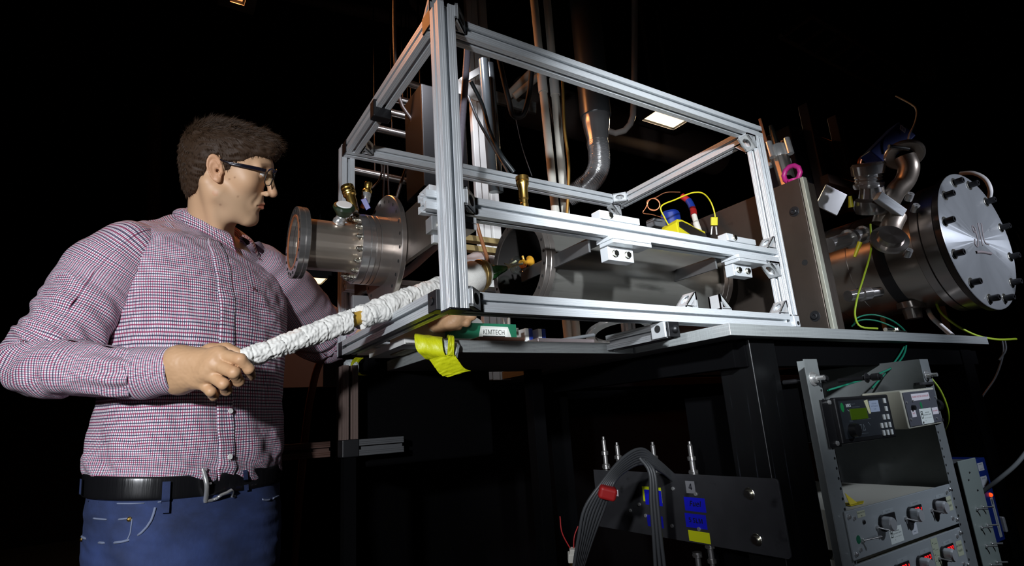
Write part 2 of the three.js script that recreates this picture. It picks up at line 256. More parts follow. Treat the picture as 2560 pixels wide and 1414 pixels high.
// ---------------------------------------------------------------- left vacuum spool
const ay = Y0 + 0.212, az = -0.36;                 // common axis of spool and tube
const around = (n, r, x, ph = 0) => Array.from({ length: n }, (_, i) => { const a = ph + i / n * TAU; return V(x, ay + r * Math.sin(a), az + r * Math.cos(a)); });
{
  const t = thing('vacuum_spool', 'short steel vacuum spool, small open flange facing left and large round flange behind', 'vacuum flange');
  mesh('end_flange', [ring(0.081, 0.059, 0.0115, X, V(-0.2035, ay, az), 96), ring(0.0805, 0.058, 0.0105, X, V(-0.1915, ay, az), 96)], M.steelBright, t);
  mesh('gasket', ring(0.0625, 0.0575, 0.003, X, V(-0.2045, ay, az), 64, 0.0005), M.copper, t);
  around(20, 0.0715, -0.2045, 0.1).forEach((p) => mesh('bolt_hole', disc(0.0032, 0.0012, X, p, 10, 0.0002), M.hole, t));
  mesh('tube_section', lathe([[0.0545, 0], [0.0575, 0], [0.0575, 0.135], [0.0545, 0.135], [0.0545, 0]], X, V(-0.185, ay, az), 96), M.steelSatin, t);
  mesh('bolted_flange', [ring(0.083, 0.05, 0.019, X, V(-0.070, ay, az), 96), ring(0.0832, 0.05, 0.0125, X, V(-0.0508, ay, az), 96)], M.steelBright, t);
  mesh('bolted_flange', [ring(0.083, 0.05, 0.011, X, V(-0.038, ay, az), 96), ring(0.0835, 0.05, 0.0295, X, V(-0.0268, ay, az), 96)], M.steel, t);
  around(16, 0.0715, -0.070, 0.1).forEach((p) => mesh('bolt', [lathe([[0, 0.011], [0.0045, 0.011], [0.0058, 0.009], [0.0058, 0.002], [0.0075, 0.001], [0.0075, 0], [0, 0]].reverse(), nX, p, 12), rod(p, p.clone().add(V(-0.0145, 0, 0)), 0.0032, 10)], M.bolt, t));
  mesh('large_flange', ring(0.137, 0.05, 0.0125, X, V(0.0006, ay, az), 128, 0.0016), M.steel, t);
  around(24, 0.122, 0.0, 0.06).forEach((p) => mesh('bolt_hole', disc(0.0042, 0.0012, X, p, 12, 0.0002), M.hole, t));
  mesh('mounting_plate', [box(0.010, 0.116, 0.53, 0.0185, ay + 0.0, -0.36, 0.001)], M.steelBlock, t);
  mesh('plate_edge', [box(0.012, 0.122, 0.012, 0.018, ay, -0.092, 0.0008)], M.alu, t);
  mesh('side_lug', box(0.05, 0.045, 0.02, 0.015, ay - 0.085, -0.57, 0.001), M.aluDark, t);
  // hand valve and brass couplings screwed into the flange rim
  const vb = V(-0.1141, 1.6166, -0.3238), va = V(-0.1015, 1.6449, -0.2951).sub(vb).normalize();
  const vk = mesh('valve', [lathe([[0, 0], [0.013, 0], [0.014, 0.006], [0.011, 0.012], [0.009, 0.02], [0, 0.02]], va, vb, 24), hexHead(0.013, 0.010, va, vb.clone().addScaledVector(va, 0.006)), rod(vb, vb.clone().addScaledVector(va, 0.03), 0.005)], M.chrome, t);
  mesh('knob', lathe([[0, 0], [0.015, 0], [0.017, 0.004], [0.023, 0.014], [0.0245, 0.018], [0.0225, 0.023], [0.018, 0.0245], [0, 0.0245]], V(-0.1, 0.7, 0.75), vb.clone().addScaledVector(va, 0.024), 40), std(C(0.012, 0.025, 0.01), 0.4), vk);
  mesh('knob_cap', disc(0.0175, 0.003, V(-0.1, 0.7, 0.75), vb.clone().addScaledVector(va, 0.024).addScaledVector(V(-0.1, 0.7, 0.75).normalize(), 0.0238), 32), M.white, vk);
  const coupling = (pos, ax, s) => {
    const fit = mesh('fitting', [lathe([[0, 0], [0.008, 0], [0.008, 0.012], [0.0065, 0.012], [0.0065, 0.03], [0, 0.03]].map(([r, y]) => [r * s, y * s]), ax, pos, 20), hexHead(0.0105 * s, 0.012 * s, ax, pos.clone().addScaledVector(ax, 0.012 * s))], M.greyDark, t);
    mesh('sealing_tape', disc(0.0078 * s, 0.010 * s, ax, pos.clone().addScaledVector(ax, 0.028 * s), 24), M.white, fit);
    mesh('brass_coupling', lathe([[0, 0.034], [0.0115, 0.034], [0.0125, 0.037], [0.0125, 0.043], [0.0115, 0.045], [0.0135, 0.062], [0.0135, 0.078], [0.0165, 0.082], [0.0175, 0.085], [0.0165, 0.088], [0.0178, 0.091], [0.0178, 0.096], [0.0165, 0.099], [0.0180, 0.102], [0.0172, 0.110], [0.012, 0.110], [0.012, 0.1], [0, 0.1]].map(([r, y]) => [r * s, y * s]), ax, pos, 32, 0.35), M.brass, fit);
  };
  const vr = V(1, 0, 0);
  coupling(at(896, 556, 1.35), at(864, 455, 1.38).sub(at(896, 556, 1.35)).normalize(), 0.92);
  const ft = mesh('fitting', [rod(at(905, 520, 1.45), at(918, 495, 1.45), 0.006)], M.copper, t);
  { const p = at(913, 508, 1.45), a = at(922, 452, 1.46).sub(p).normalize();
    mesh('hex_fitting', [lathe([[0, 0], [0.009, 0], [0.011, 0.008], [0.011, 0.018], [0, 0.018]], a, p, 18), hexHead(0.0125, 0.012, a, p.clone().addScaledVector(a, 0.018))], M.chrome, ft);
    mesh('brass_coupling', [lathe([[0, 0.028], [0.0125, 0.028], [0.0125, 0.034], [0.009, 0.038], [0.009, 0.044], [0.010, 0.046], [0.010, 0.054], [0.0085, 0.057], [0, 0.057]], a, p, 24), hexHead(0.0125, 0.008, a, p.clone().addScaledVector(a, 0.028))], M.brass, ft);
    mesh('lever', basis(extr(shapeOf([[0, -0.005], [0.026, -0.007], [0.028, 0.005], [0, 0.006]]), 0.003, 0.0006), at(899, 483, 1.38).sub(at(920, 520, 1.38)).normalize(), cF.clone().negate().cross(at(899, 483, 1.38).sub(at(920, 520, 1.38)).normalize()).normalize(), cF.clone().negate(), at(922, 522, 1.38)), std(C(0.012, 0.012, 0.2), 0.4), ft);
  }
}
// ---------------------------------------------------------------- long chamber tube inside the frame
{
  const t = thing('chamber_tube', 'long wide steel vacuum tube lying inside the frame with an open bolted flange', 'vacuum chamber');
  mesh('tube_wall', lathe([[0.116, 0], [0.125, 0], [0.125, 0.72], [0.116, 0.72], [0.116, 0]], X, V(0.43, ay, az), 128), phy(C(0.42, 0.41, 0.39), 0.34, 0.8, { bumpMap: rep(noiseTex, 6, 3), bumpScale: 0.0002, map: rep(grimeTex, 3, 2) }), t);
  mesh('open_flange', [ring(0.137, 0.116, 0.015, X, V(0.392, ay, az), 128), ring(0.1365, 0.116, 0.016, X, V(0.4085, ay, az), 128)], M.steel, t);
  around(24, 0.1265, 0.3914, 0.05).forEach((p) => mesh('bolt_hole', disc(0.0042, 0.0012, X, p, 12, 0.0002), M.hole, t));
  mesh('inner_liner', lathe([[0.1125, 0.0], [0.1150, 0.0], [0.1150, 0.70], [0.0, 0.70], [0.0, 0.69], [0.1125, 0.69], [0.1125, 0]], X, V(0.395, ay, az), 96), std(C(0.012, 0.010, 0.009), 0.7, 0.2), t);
  mesh('rear_flange', [ring(0.138, 0.11, 0.022, X, V(1.10, ay, az), 96), ring(0.137, 0.11, 0.022, X, V(1.124, ay, az), 96)], M.steel, t);
  for (const x of [0.45, 0.915]) mesh('support_plate', [box(0.006, 0.034, 0.30, x - 0.03, Y0 + 0.190, -0.235, 0.001), box(0.055, 0.006, 0.32, x, Y0 + 0.208, -0.24, 0.001)], std(C(0.07, 0.07, 0.07), 0.5, 0.4), t);
  // brass coupling standing on the tube
  const p = V(0.4296, ay + 0.136, az), fit = mesh('fitting', [lathe([[0, 0], [0.009, 0], [0.009, 0.03], [0, 0.03]], Y, p, 20), hexHead(0.012, 0.014, Y, p.clone().add(V(0, 0.02, 0)))], M.chrome, t);
  mesh('sealing_tape', disc(0.009, 0.009, Y, p.clone().add(V(0, 0.055, 0)), 20), M.white, fit);
  mesh('brass_coupling', lathe([[0, 0.034], [0.0125, 0.034], [0.0125, 0.054], [0.0115, 0.056], [0.0115, 0.066], [0.014, 0.070], [0.014, 0.1], [0.017, 0.112], [0.0185, 0.116], [0.0185, 0.122], [0.017, 0.124], [0.0195, 0.128], [0.0195, 0.139], [0.014, 0.141], [0.012, 0.135], [0, 0.135]], Y, p, 32, 0.35), M.brass, fit);
}
// ---------------------------------------------------------------- steel block and end chamber
{
  const t = thing('valve_block', 'tall brown-grey steel block with a lengthwise grooved edge standing behind the frame', 'steel block');
  const y0 = Y0 - 0.016, y1 = Y0 + 0.484, hh = y1 - y0;
  mesh('block', box(0.028, hh, 0.70, 1.264, (y0 + y1) / 2, -0.352, 0.002), M.steelBlock, t);
  mesh('edge_strip', box(0.022, hh, 0.012, 1.263, (y0 + y1) / 2, 0.005, 0.002), std(C(0.4, 0.4, 0.33), 0.45, 0.6, { bumpMap: rep(streakTex, 1, 1), bumpScale: 0.0003 }), t);
  mesh('edge_strip', [box(0.012, hh - 0.006, 0.012, 1.284, (y0 + y1) / 2, 0.0, 0.002), box(0.05, hh - 0.01, 0.02, 1.313, (y0 + y1) / 2, -0.012, 0.002)], M.steelBlock, t);
  for (const [x, y, z] of [[1.25, 1.742, -0.037], [1.25, 1.402, -0.037], [1.25, 1.75, -0.62]]) mesh('bolt', [disc(0.0165, 0.002, nX, V(x, y, z), 24), capScrew(0.0095, 0.008, nX, V(x - 0.001, y, z))], M.blackBolt, t);
  for (const [y, z] of [[1.572, -0.036], [1.79, -0.66]]) mesh('bolt_hole', disc(0.0095, 0.001, nX, V(1.2505, y, z), 20, 0.0002), M.hole, t);
  mesh('lifting_eye', [new THREE.TorusGeometry(0.028, 0.008, 12, 10).rotateY(Math.PI / 2).rotateX(0.2).translate(1.268, y1 + 0.028, -0.03), disc(0.018, 0.008, Y, V(1.268, y1, -0.03), 20)], M.pink, t);
}
{
  const p = at(1975, 480, 1.95), q = at(1946, 380, 2.02), ax = q.clone().sub(p).normalize();
  const t = thing('feedthrough_post', 'upright steel feedthrough with thin rods and screw clamps above the steel block', 'feedthrough');
  mesh('stem', lathe([[0, -0.12], [0.029, -0.12], [0.029, 0.15], [0, 0.15]], ax, p, 32), M.steel, t);
  mesh('collar', [lathe([[0, 0.14], [0.03, 0.14], [0.032, 0.145], [0.032, 0.185], [0.03, 0.19], [0, 0.19]], ax, p, 32)], M.chrome, t);
  const e1 = ax.clone().cross(cF).normalize(), e2 = ax.clone().cross(e1).normalize();
  for (let k = 0; k < 4; k++) { const a = k * TAU / 4 + 0.5, c = p.clone().addScaledVector(e1, 0.042 * Math.cos(a)).addScaledVector(e2, 0.042 * Math.sin(a)); mesh('clamp_screw', [lathe([[0, 0.135], [0.011, 0.135], [0.011, 0.2], [0, 0.2]], ax, c, 16)], M.chrome, t); }
  mesh('contact_rod', lathe([[0, 0.18], [0.012, 0.18], [0.011, 0.25], [0.006, 0.29], [0, 0.29]], ax, p, 20), M.bolt, t);
  for (const [dx, l] of [[-0.034, 0.32], [0.024, 0.22]]) mesh('contact_rod', lathe([[0, 0.18], [0.005, 0.18], [0.005, l], [0, l]], ax, p.clone().addScaledVector(cR, dx), 12), M.copper, t);
}
{
  const t = thing('end_chamber', 'large round steel end chamber closed by a bright bolted cover plate at the right', 'vacuum chamber');
  const c = V(2.2746, 1.723, 0.1), n = V(Math.sin(-0.06), 0, Math.cos(-0.06)), O = (s) => c.clone().addScaledVector(n, -s);
  mesh('chamber_body', lathe([[0, 0], [0.226, 0], [0.226, 0.62], [0, 0.62]], n, O(0.73), 128), phy(C(0.42, 0.38, 0.33), 0.32, 0.92, { anisotropy: 0.5, anisotropyRotation: Math.PI / 2, bumpMap: rep(noiseTex, 6, 6), bumpScale: 0.0002 }), t);
  mesh('wide_flange', [ring(0.262, 0.2, 0.05, n, O(0.082), 128, 0.002), ring(0.262, 0.2, 0.033, n, O(0.1165), 128, 0.002)], M.steel, t);
  mesh('gasket', ring(0.262, 0.2, 0.01, n, O(0.033), 96, 0.001), M.rubber, t);
  mesh('cover_side', ring(0.28, 0.24, 0.021, n, O(0.0235), 160, 0.001), M.steelBlock, t);
  const cover = mesh('cover_plate', lathe([[0, 0], [0.278, 0], [0.280, 0.0025], [0.278, 0.004], [0, 0.004]], n, O(0.004), 160), M.flangeFace, t);
  const e1 = Y.clone().cross(n).normalize(), e2 = n.clone().cross(e1).normalize();
  for (let k = 0; k < 12; k++) { const a = k / 12 * TAU + 0.32, p = c.clone().addScaledVector(e1, 0.245 * Math.cos(a)).addScaledVector(e2, 0.245 * Math.sin(a));
    const bt = mesh('bolt', capScrew(0.0125, 0.03, n, p.clone().addScaledVector(n, 0.003)), M.blackBolt, t); mesh('washer', disc(0.02, 0.003, n, p, 20), M.bolt, bt); }
  const ink = std(C(0.13, 0.11, 0.11), 0.6), mk = (pts, r) => tube(pts.map(([x, y]) => c.clone().addScaledVector(e1, x).addScaledVector(e2, y).addScaledVector(n, 0.0004)), r, 24, 5);
  mesh('ink_writing', [mk([[-0.012, 0.05], [-0.022, 0.058], [-0.03, 0.045], [-0.022, 0.03], [-0.008, 0.035]], 0.0028), mk([[-0.008, 0.05], [-0.012, 0.0], [-0.03, -0.03], [-0.045, -0.022], [-0.035, 0.0]], 0.0032), mk([[0.03, 0.075], [0.02, 0.0], [0.018, -0.02]], 0.003), mk([[0.06, 0.078], [0.045, -0.005], [0.075, -0.012]], 0.003), mk([[-0.055, -0.055], [-0.01, -0.05], [0.07, -0.05]], 0.006)], ink, cover);
  for (const s of [0.4, 0.52]) mesh('weld_seam', ring(0.228, 0.2, 0.006, n, O(s), 96, 0.001), M.steel, t);
  mesh('strap', ring(0.229, 0.2, 0.045, n, O(0.285), 96, 0.001), M.rubber, t);
  // pipework on the upper left of the chamber
  const P = (x, y, d) => at(x, y, d);
  mesh('elbow_pipe', tube([P(2205, 560, 2.2), P(2218, 520, 2.2), P(2238, 480, 2.18), P(2262, 452, 2.17), P(2272, 418, 2.16), P(2262, 392, 2.17)], 0.036, 60, 20), M.steelSatin, t);
  const port = (x, y, d, ax, prof, m = M.chrome, nm = 'port_fitting') => mesh(nm, lathe(prof, ax, P(x, y, d), 36), m, t);
  const fx = P(2262, 390, 2.17), fa = P(2256, 372, 2.20).sub(fx).normalize();
  mesh('clamp_ring', [lathe([[0.03, 0], [0.062, 0], [0.068, 0.004], [0.068, 0.012], [0.062, 0.016], [0.03, 0.016], [0.03, 0]], fa, fx, 48)], M.steelSatin, t);
  mesh('clamp_bolt', rod(P(2222, 366, 2.15), P(2272, 372, 2.15), 0.008, 12), M.chrome, t);
  port(2172, 470, 2.25, V(-0.25, 0.8, 0.25), [[0, 0], [0.05, 0], [0.055, 0.01], [0.055, 0.02], [0.046, 0.026], [0.05, 0.032], [0.046, 0.038], [0.05, 0.044], [0.046, 0.05], [0.058, 0.056], [0.06, 0.09], [0.052, 0.1], [0, 0.1]]);
  port(2180, 530, 2.2, V(-0.3, 0.75, 0.3), [[0, 0], [0.056, 0], [0.062, 0.02], [0.06, 0.05], [0.045, 0.06], [0.04, 0.1], [0, 0.1]], M.steelBright);
  mesh('clamp_bar', [basis(box(0.15, 0.035, 0.03, 0, 0, 0, 0.004), P(2262, 545, 2.15).sub(P(2195, 498, 2.1)).normalize(), cU.clone().addScaledVector(cR, 0.6).normalize(), cF.clone().negate(), P(2225, 512, 2.12))], M.cast, t);
  mesh('port_neck', tube([P(2222, 600, 2.12), P(2226, 570, 2.15), P(2240, 540, 2.17)], 0.037, 20, 20), M.steelSatin, t);
  port(2222, 602, 2.05, V(-0.55, 0.35, 0.6), [[0, 0], [0.062, 0], [0.062, 0.012], [0.045, 0.014], [0.042, 0.035], [0, 0.035]], M.steel, 'side_port');
  port(2120, 598, 2.3, V(0.9, 0.25, 0.2), [[0, -0.12], [0.03, -0.12], [0.03, 0], [0.04, 0.002], [0.04, 0.02], [0.03, 0.022], [0.03, 0.09], [0.038, 0.092], [0.038, 0.11], [0, 0.11]], M.steelBright, 'side_arm');
  port(2120, 740, 2.2, V(0.92, 0.1, 0.3), [[0, 0], [0.022, 0], [0.022, 0.06], [0.028, 0.062], [0.028, 0.1], [0.02, 0.102], [0.02, 0.16], [0, 0.16]], M.steelBright, 'side_arm');
  mesh('drain_fitting', [lathe([[0, 0], [0.05, 0], [0.05, 0.025], [0.035, 0.03], [0.03, 0.07], [0, 0.07]], nY, P(2275, 755, 2.35), 28)], M.steel, t);
  mesh('lead_boot', [rod(P(2150, 605, 2.08), P(2136, 642, 2.08), 0.0085, 12, 0.005)], M.yellow, t);
  mesh('lead_boot', [rod(P(2125, 490, 2.2), P(2128, 518, 2.2), 0.006, 12, 0.01)], M.yellow, t);
  for (const [x, y, d] of [[2345, 520, 2.3], [2270, 500, 2.2], [2285, 528, 2.2], [2266, 640, 2.1]]) mesh('bolt', capScrew(0.014, 0.03, V(-0.4, 0.6, 0.6), P(x, y, d)), M.chrome, t);
}
{
  const t = thing('stepper_motor', 'blue boxy motor unit on top of the end chamber pipework', 'motor');
  const a = cU.clone().multiplyScalar(0.55).addScaledVector(cR, 0.55).normalize(), b = cR.clone().addScaledVector(cU, -0.75).addScaledVector(cF, -0.2); b.addScaledVector(a, -b.dot(a)).normalize();
  mesh('housing', basis(box(0.17, 0.085, 0.085, -0.05, 0, 0, 0.006), a, b, a.clone().cross(b), at(2240, 345, 2.3)), M.blue, t);
  mesh('label', sheet(0.026, 0.018, b, cU.clone().multiplyScalar(0.9).addScaledVector(cR, 0.2).normalize(), at(2257, 322, 2.25)), print(64, 40, (x, w_, h_) => { x.fillStyle = '#cdd4e6'; x.fillRect(0, 0, w_, h_); x.fillStyle = '#7684b8'; x.fillRect(6, 6, 22, 28); x.fillRect(34, 6, 24, 28); }), t);
}
// ---------------------------------------------------------------- the insulated burner tube held in both hands
{
  const t = thing('burner_tube', 'long burner tube lagged in white wool and bound with wire, held in both hands', 'burner');
  const A = V(-0.355, 1.2775, -0.235), B = V(0.235, 1.519, -0.32), dir = B.clone().sub(A), L = dir.length(); dir.normalize();
  const e1 = V(0, 0, 1).cross(dir).normalize(), e2 = dir.clone().cross(e1);
  const rad = (s, a) => { const base = lerp(0.0185, 0.030, sstep(0.02, 0.85, s)); return base + 0.0036 * nz(s * 30, Math.cos(a) * 1.7, Math.sin(a) * 1.7) + 0.0024 * nz(s * 110, Math.cos(a) * 4, Math.sin(a) * 4 + 9); };
  const inGap = (s, a) => { const c = 0.435 + 0.012 * Math.sin(a * 2 + 1), wdt = 0.018 + 0.012 * nz(a * 2, 3, 1); return Math.abs(s - c - 0.02 * Math.sin(a)) < wdt && Math.cos(a - 1.9) > -0.55; };
  const NS = 560, NA = 64, pos = [], uv = [], idx = [];
  for (let i = 0; i <= NS; i++) for (let j = 0; j <= NA; j++) { const s = i / NS, a = j / NA * TAU; let r = rad(s, a); const wire = Math.min(...[0.05, 0.105, 0.16, 0.2, 0.262, 0.33, 0.39, 0.5, 0.56, 0.64, 0.7].map((q) => Math.abs(s - q - 0.006 * Math.sin(a + q * 20)))); r -= 0.0016 * Math.exp(-((wire * L / 0.002) ** 2)); if (inGap(s, a)) r = Math.min(r, 0.0135); if (s < 0.004 || s > 0.996) r *= 0.5;
    const p = A.clone().addScaledVector(dir, s * L).addScaledVector(e1, r * Math.cos(a)).addScaledVector(e2, r * Math.sin(a)); pos.push(p.x, p.y, p.z); uv.push(s * L, a * 0.025); }
  for (let i = 0; i < NS; i++) for (let j = 0; j < NA; j++) { const k = i * (NA + 1) + j; idx.push(k, k + 1, k + NA + 1, k + 1, k + NA + 2, k + NA + 1); }
  const g = new THREE.BufferGeometry(); g.setAttribute('position', new THREE.Float32BufferAttribute(pos, 3)); g.setAttribute('uv', new THREE.Float32BufferAttribute(uv, 2)); g.setIndex(idx); g.computeVertexNormals();
  const woolM = phy(C(0.8, 0.79, 0.74), 0.95, 0, { side: THREE.DoubleSide, sheen: 0.4, sheenRoughness: 0.6, bumpMap: rep(noiseTex, 30, 30), bumpScale: 0.0012 });
  mesh('wool_wrap', g, woolM, t);
  mesh('inner_tube', [rod(A.clone().addScaledVector(dir, 0.01), B, 0.0145, 24)], std(C(0.45, 0.27, 0.03), 0.55), t);
  const wires = []; for (const q of [0.05, 0.105, 0.16, 0.2, 0.262, 0.33, 0.39, 0.5, 0.56, 0.64, 0.7]) { const pts = []; for (let k = 0; k < 32; k++) { const a = k / 32 * TAU, s = q + 0.006 * Math.sin(a + q * 20), r = rad(s, a) - 0.0018; pts.push(A.clone().addScaledVector(dir, s * L).addScaledVector(e1, r * Math.cos(a)).addScaledVector(e2, r * Math.sin(a))); } wires.push(tube(pts, 0.00045, 64, 5, true)); }
  mesh('binding_wire', wires, std(C(0.06, 0.06, 0.06), 0.5, 0.6), t);
  const cb = B.clone(), tilt = dir.clone().addScaledVector(Y, -0.25).normalize();
  mesh('wool_end', lathe([[0, 0], [0.036, 0], [0.043, 0.02], [0.042, 0.05], [0.03, 0.066], [0, 0.07]], dir, B.clone().addScaledVector(dir, -0.055), 40, 2), woolM, t);
  mesh('clamp_band', ring(0.0415, 0.030, 0.012, tilt, cb.clone().addScaledVector(dir, 0.008), 48), std(C(0.32, 0.22, 0.08), 0.4, 0.8), t);
  mesh('band_lining', ring(0.037, 0.028, 0.012, tilt, cb.clone().addScaledVector(dir, 0.018), 48), M.offWhite, t);
  const g0 = cb.clone().addScaledVector(dir, 0.012); { const tip = V(0.379, 1.5665, -0.335).sub(g0).normalize(); dir.copy(tip); e1.addScaledVector(dir, -e1.dot(dir)).normalize(); e2.copy(dir).cross(e1); }
  mesh('green_sleeve', lathe([[0, 0], [0.0225, 0], [0.0232, 0.03], [0.0205, 0.046], [0.0145, 0.062], [0.0085, 0.088], [0.006, 0.095], [0, 0.095]], dir, g0, 36, 1.2), phy(C(0.03, 0.15, 0.035), 0.25, 0, { clearcoat: 0.6, bumpMap: rep(noiseTex, 2, 2), bumpScale: 0.003 }), t);
  const bulb = g0.clone().addScaledVector(dir, 0.135);
  mesh('glass_bulb', new THREE.SphereGeometry(0.025, 40, 28).translate(bulb.x, bulb.y, bulb.z), M.glass, t);
  mesh('ceramic_leads', [tube([g0.clone().addScaledVector(dir, 0.07), g0.clone().addScaledVector(dir, 0.1).addScaledVector(e1, 0.004), bulb.clone().addScaledVector(e1, 0.012)], 0.003, 20, 8), tube([g0.clone().addScaledVector(dir, 0.075).addScaledVector(e2, 0.006), g0.clone().addScaledVector(dir, 0.105), bulb.clone().addScaledVector(dir, 0.012).addScaledVector(e2, 0.01)], 0.003, 20, 8), tube([g0.clone().addScaledVector(dir, 0.08).addScaledVector(e1, -0.005), g0.clone().addScaledVector(dir, 0.104).addScaledVector(e2, 0.008), g0.clone().addScaledVector(dir, 0.085).addScaledVector(e1, 0.012).addScaledVector(e2, 0.01)], 0.0022, 20, 8)], std(C(0.62, 0.6, 0.42), 0.4), t);
  mesh('amber_nozzle', [lathe([[0.0, 0], [0.012, 0], [0.011, 0.01], [0.006, 0.016], [0.0055, 0.02], [0.009, 0.028], [0.0165, 0.034], [0.016, 0.036], [0.008, 0.03], [0.0, 0.03]], dir.clone().addScaledVector(Y, 0.05), bulb.clone().addScaledVector(dir, 0.016), 28), rod(bulb.clone().addScaledVector(dir, 0.028), bulb.clone().addScaledVector(dir, 0.03).addScaledVector(e1, 0.022), 0.003)], M.amber, t);
}
// ---------------------------------------------------------------- equipment rack and its instruments
const rz = 0.13;
{
  const t = thing('equipment_rack', 'grey metal equipment rack with two punched rails in front of the bench', 'rack');
  const prof = (s) => shapeOf([[0, 0], [0.054, 0], [0.054, s > 0 ? 0.05 : 0.3], [0.051, s > 0 ? 0.05 : 0.3], [0.051, 0.003], [0, 0.003]].map(([x, y]) => [s * x, y]));
  for (const [x, s] of [[0.862, 1], [1.505, -1]]) {
    const r = mesh('rail', move(extr(prof(s), 1.215).rotateX(-Math.PI / 2), x, 0.035, rz), M.galv, t);
    for (let y = 0.62; y < 1.2; y += 0.0222) mesh('rail_hole', disc(0.0032, 0.001, Z, V(x + s * 0.047, y, rz - 0.0001), 10, 0.0001), M.hole, r);
  }
  mesh('side_panel', box(0.004, 1.15, 0.36, 0.912, 0.61, rz - 0.24), M.blackMatt, t);
  for (const x of [0.862, 1.505]) mesh('base_foot', box(0.06, 0.035, 0.4, x, 0.0175, -0.05, 0.003), M.galv, t);
  const nut = (x, y, n, m) => mesh('mounting_bolt', [disc(0.017, 0.003, Z, V(x, y, rz), 28), hexHead(0.011, 0.009, Z, V(x, y, rz + 0.003)), lathe([[0, 0], [0.0055, 0], [0.0055, 0.018], [0, 0.018]], Z, V(x, y, rz + 0.01), 14)], M.chrome, t);
  nut(0.883, 1.203); nut(1.471, 1.202);
  for (const x of [0.938, 1.2]) mesh('mounting_bolt', [disc(0.014, 0.003, Z, V(x, 1.203, rz - 0.035), 28), rod(V(x, 1.203, 0.02), V(x, 1.203, rz + 0.005), 0.006, 14), ring(0.010, 0.0062, 0.02, Z, V(x, 1.203, rz - 0.02), 20)], M.blackBolt, t);
}
const SEG = { 0: 'abcdef', 1: 'bc', 2: 'abged' };
function digits(str, X0, Y0_, dz, hgt, parent, m) {
  const w_ = hgt * 0.5, gs = []; const seg = { a: [0, 1, 1, 1], b: [1, 1, 1, 0.5], c: [1, 0.5, 1, 0], d: [0, 0, 1, 0], e: [0, 0.5, 0, 0], f: [0, 1, 0, 0.5], g: [0, 0.5, 1, 0.5] };
  [...str].forEach((ch, i) => { for (const s of SEG[ch]) { const [a, b, c, d] = seg[s], x0 = X0 + i * hgt * 0.78, th = hgt * 0.13; const cx = x0 + (a + c) / 2 * w_ + (b + d) / 2 * hgt * 0.12, cy = Y0_ + (b + d) / 2 * hgt; gs.push(a !== c ? box(w_ * 0.85, th, 0.0006, cx, cy, dz) : box(th, hgt * 0.42, 0.0006, cx, cy, dz)); } });
  return mesh('lit_digits', gs, m, parent);
}
const ledM = std(C(0.2, 0, 0), 0.5, 0, { emissive: C(1, 0.015, 0.02), emissiveIntensity: 1.1 });
function makeKnob(parent, x, y) {
  const k = mesh('dial_knob', [lathe([[0, 0], [0.0185, 0], [0.0185, 0.006], [0, 0.006]], Z, V(x, y, rz + 0.006), 28)], M.black, parent);
  mesh('knob_cap', lathe([[0, 0.005], [0.0155, 0.005], [0.0155, 0.022], [0.0135, 0.026], [0, 0.026]], Z, V(x, y, rz + 0.006), 28), M.cast, k);
}
function makeToggle(parent, x, y, dx, dy, l = 0.02) {
  const k = mesh('toggle_switch', [hexHead(0.0055, 0.004, Z, V(x, y, rz + 0.006)), rod(V(x, y, rz + 0.008), V(x + dx, y + dy, rz + 0.008 + l), 0.0016, 10, 0.0026)], M.chrome, parent);
}
const tagPaper = (kind) => print(160, 110, (x, w_, h_) => { x.fillStyle = '#dfe6e0'; x.fillRect(0, 0, w_, h_); x.strokeStyle = '#1c2420'; x.lineWidth = 5; x.fillStyle = '#1c2420'; x.strokeRect(14, 20, 22, 46); x.beginPath(); x.arc(25, 38, 7, 0, TAU); x.fill(); textLines(x, ['APPROVED', 'ELECTRICAL SAFETY'], 96, 34, 16, 'bold 11px sans-serif', '#44504a', 'center'); textLines(x, ['per visual inspection', 'by'], 52, 72, 18, '10px sans-serif', '#7a857e'); });
const assetTag = () => print(96, 110, (x, w_, h_) => { x.fillStyle = '#ccd0d4'; x.fillRect(0, 0, w_, h_); textLines(x, ['CRL RFL'], 48, 28, 12, 'bold 16px sans-serif', '#55606c', 'center'); x.fillStyle = '#8c949e'; x.fillRect(26, 84, 44, 8); });
